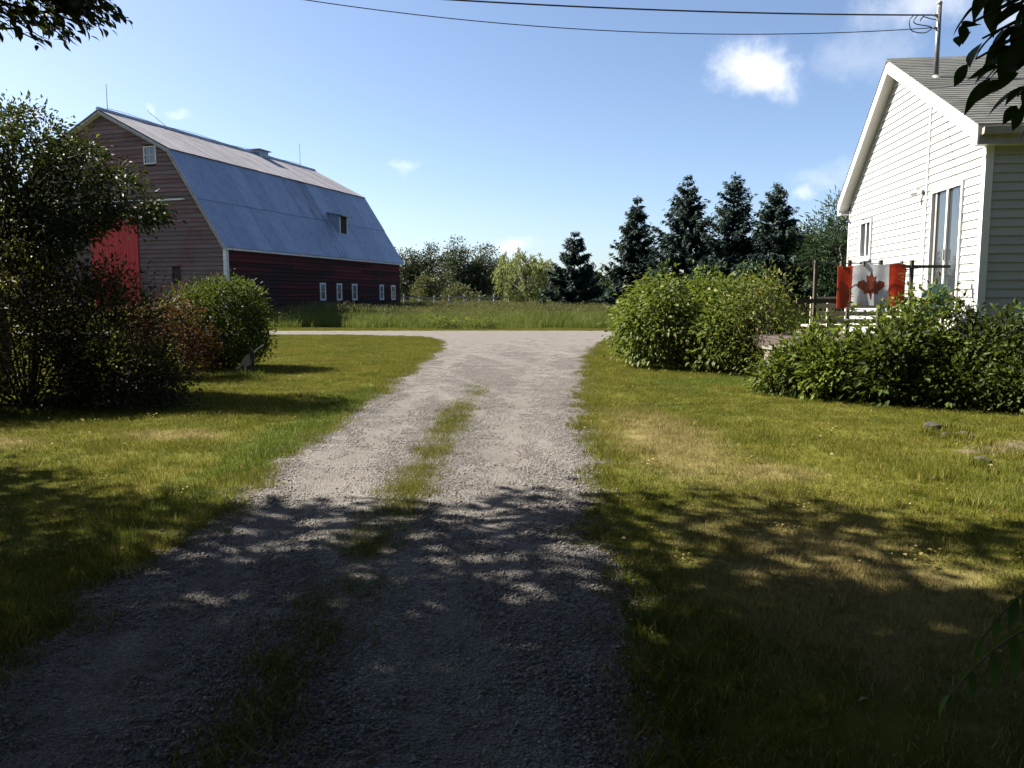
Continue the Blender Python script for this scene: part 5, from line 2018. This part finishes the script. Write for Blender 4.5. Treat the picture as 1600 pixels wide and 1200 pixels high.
def right_tree():
    base = (4.7, 2.6, 0)
    o = empty('ash_tree', base, 0, 'tree at the right edge with dark pointed leaves hanging in from above', 'tree')
    cen = crown_points(300, (.6, -.2, 6.0), (3.0, 2.8, 2.2), .2, .3)
    tk = limbs([(0, 0, -.1), (.02, .05, 1.2), (-.05, .1, 2.6), (.1, .1, 4.6), (.3, 0, 6.4)], [.15, .13, .11, .08, .03], cen[:30], .05)
    B = Vector(base)
    r0 = Vector((3.2, 2.65, 2.95)) - B
    tk.tube([Vector((-.05, .1, 2.6)), r0, Vector((2.2, 2.6, 2.72)) - B], [.04, .028, .014], 7, cap=False)
    tw = []
    for (px, py, dp, ax, az) in ((1510, 40, 2.5, .5, .14), (1525, 92, 2.45, .5, .16), (1535, 60, 2.55, .45, .12), (1560, 110, 2.5, .45, .15), (1590, 150, 2.45, .4, .2),
                                 (1575, 20, 2.6, .4, .1), (1530, 5, 2.6, .4, .12), (1600, 90, 2.6, .35, .12), (1585, 60, 2.4, .35, .12), (1620, 160, 2.5, .3, .15), (1650, 60, 2.5, .3, .1)):
        d = pix_dir(px, py)
        e = Vector((0, 0, CAM_H)) + d * (dp / d.y)
        a = e + Vector((ax, random.uniform(-.1, .15), az))
        tw.append((a - B, e - B))
    VF = hang(tw, 11, .075, .135, .44, tk, .4, (-1.1, .1))
    tk.build('trunk', 'bark', o, True)
    npo('hanging_leaves', VF, 'leaf_maple', o)
    npo('crown', clump_leaves(cen, 34, .34, .15, .5), 'leaf_maple', o)
    deciduous('ash_tree', 'broad tree added out of view to the right to darken the near house wall', 'tree', (10.9, 7.4, 0), 4, .24, (.2, -.2, 4.6), (3.1, 3.0, 3.6), 460, 34, .4, .17, 'leaf_maple',
              aspect=.6, inner=.15, n_limb=40, lump=.35)  # unseen tree added to keep skylight off the near wall


right_tree()


def sumac():
    base = (1.98, 2.2, 0)
    o = empty('sumac_sapling', base, 0, 'young sumac at the lower right corner with feathery drooping fronds', 'plant')
    st = MB()
    st.tube([(0, 0, 0), (-.03, .02, .4), (-.05, 0, .75)], [.014, .011, .006], 6)
    parts = []
    for (az, l, z0, rise) in ((172, .62, .56, .16), (205, .6, .48, .1), (150, .5, .62, .2), (230, .55, .42, .05), (90, .5, .6, .2), (20, .55, .6, .2), (-50, .5, .55, .2), (300, .45, .7, .25)):
        az = R(az)
        n = 11
        prev = None
        pts = []
        for i in range(n + 1):
            t = i / n
            pts.append(Vector((-.05 + math.cos(az) * l * t, math.sin(az) * l * t, z0 + rise * math.sin(t * 2.2) * 1.2 - .30 * t ** 2.4)))
        st.tube(pts, [.005] * (n // 2) + [.003] * (n + 1 - n // 2), 5)
        for i in range(2, n + 1):
            p = pts[i]
            d = (pts[i] - pts[i - 1]).normalized()
            sdv = d.cross(Vector((0, 0, 1))).normalized()
            L = .15 * math.sin(.5 + 2.2 * i / n)
            for s in (-1, 1):
                V, Fc = big_leaf(L, L * .26, .45)
                parts.append((orient(V, p, sdv * s + d * .45 + Vector((0, 0, -.35))), Fc))
        V, Fc = big_leaf(.09, .025, .3)
        parts.append((orient(V, pts[-1], pts[-1] - pts[-2]), Fc))
    st.build('stems', 'bark', o, True)
    npo('fronds', merge(parts), 'sumac_leaf', o)


sumac()
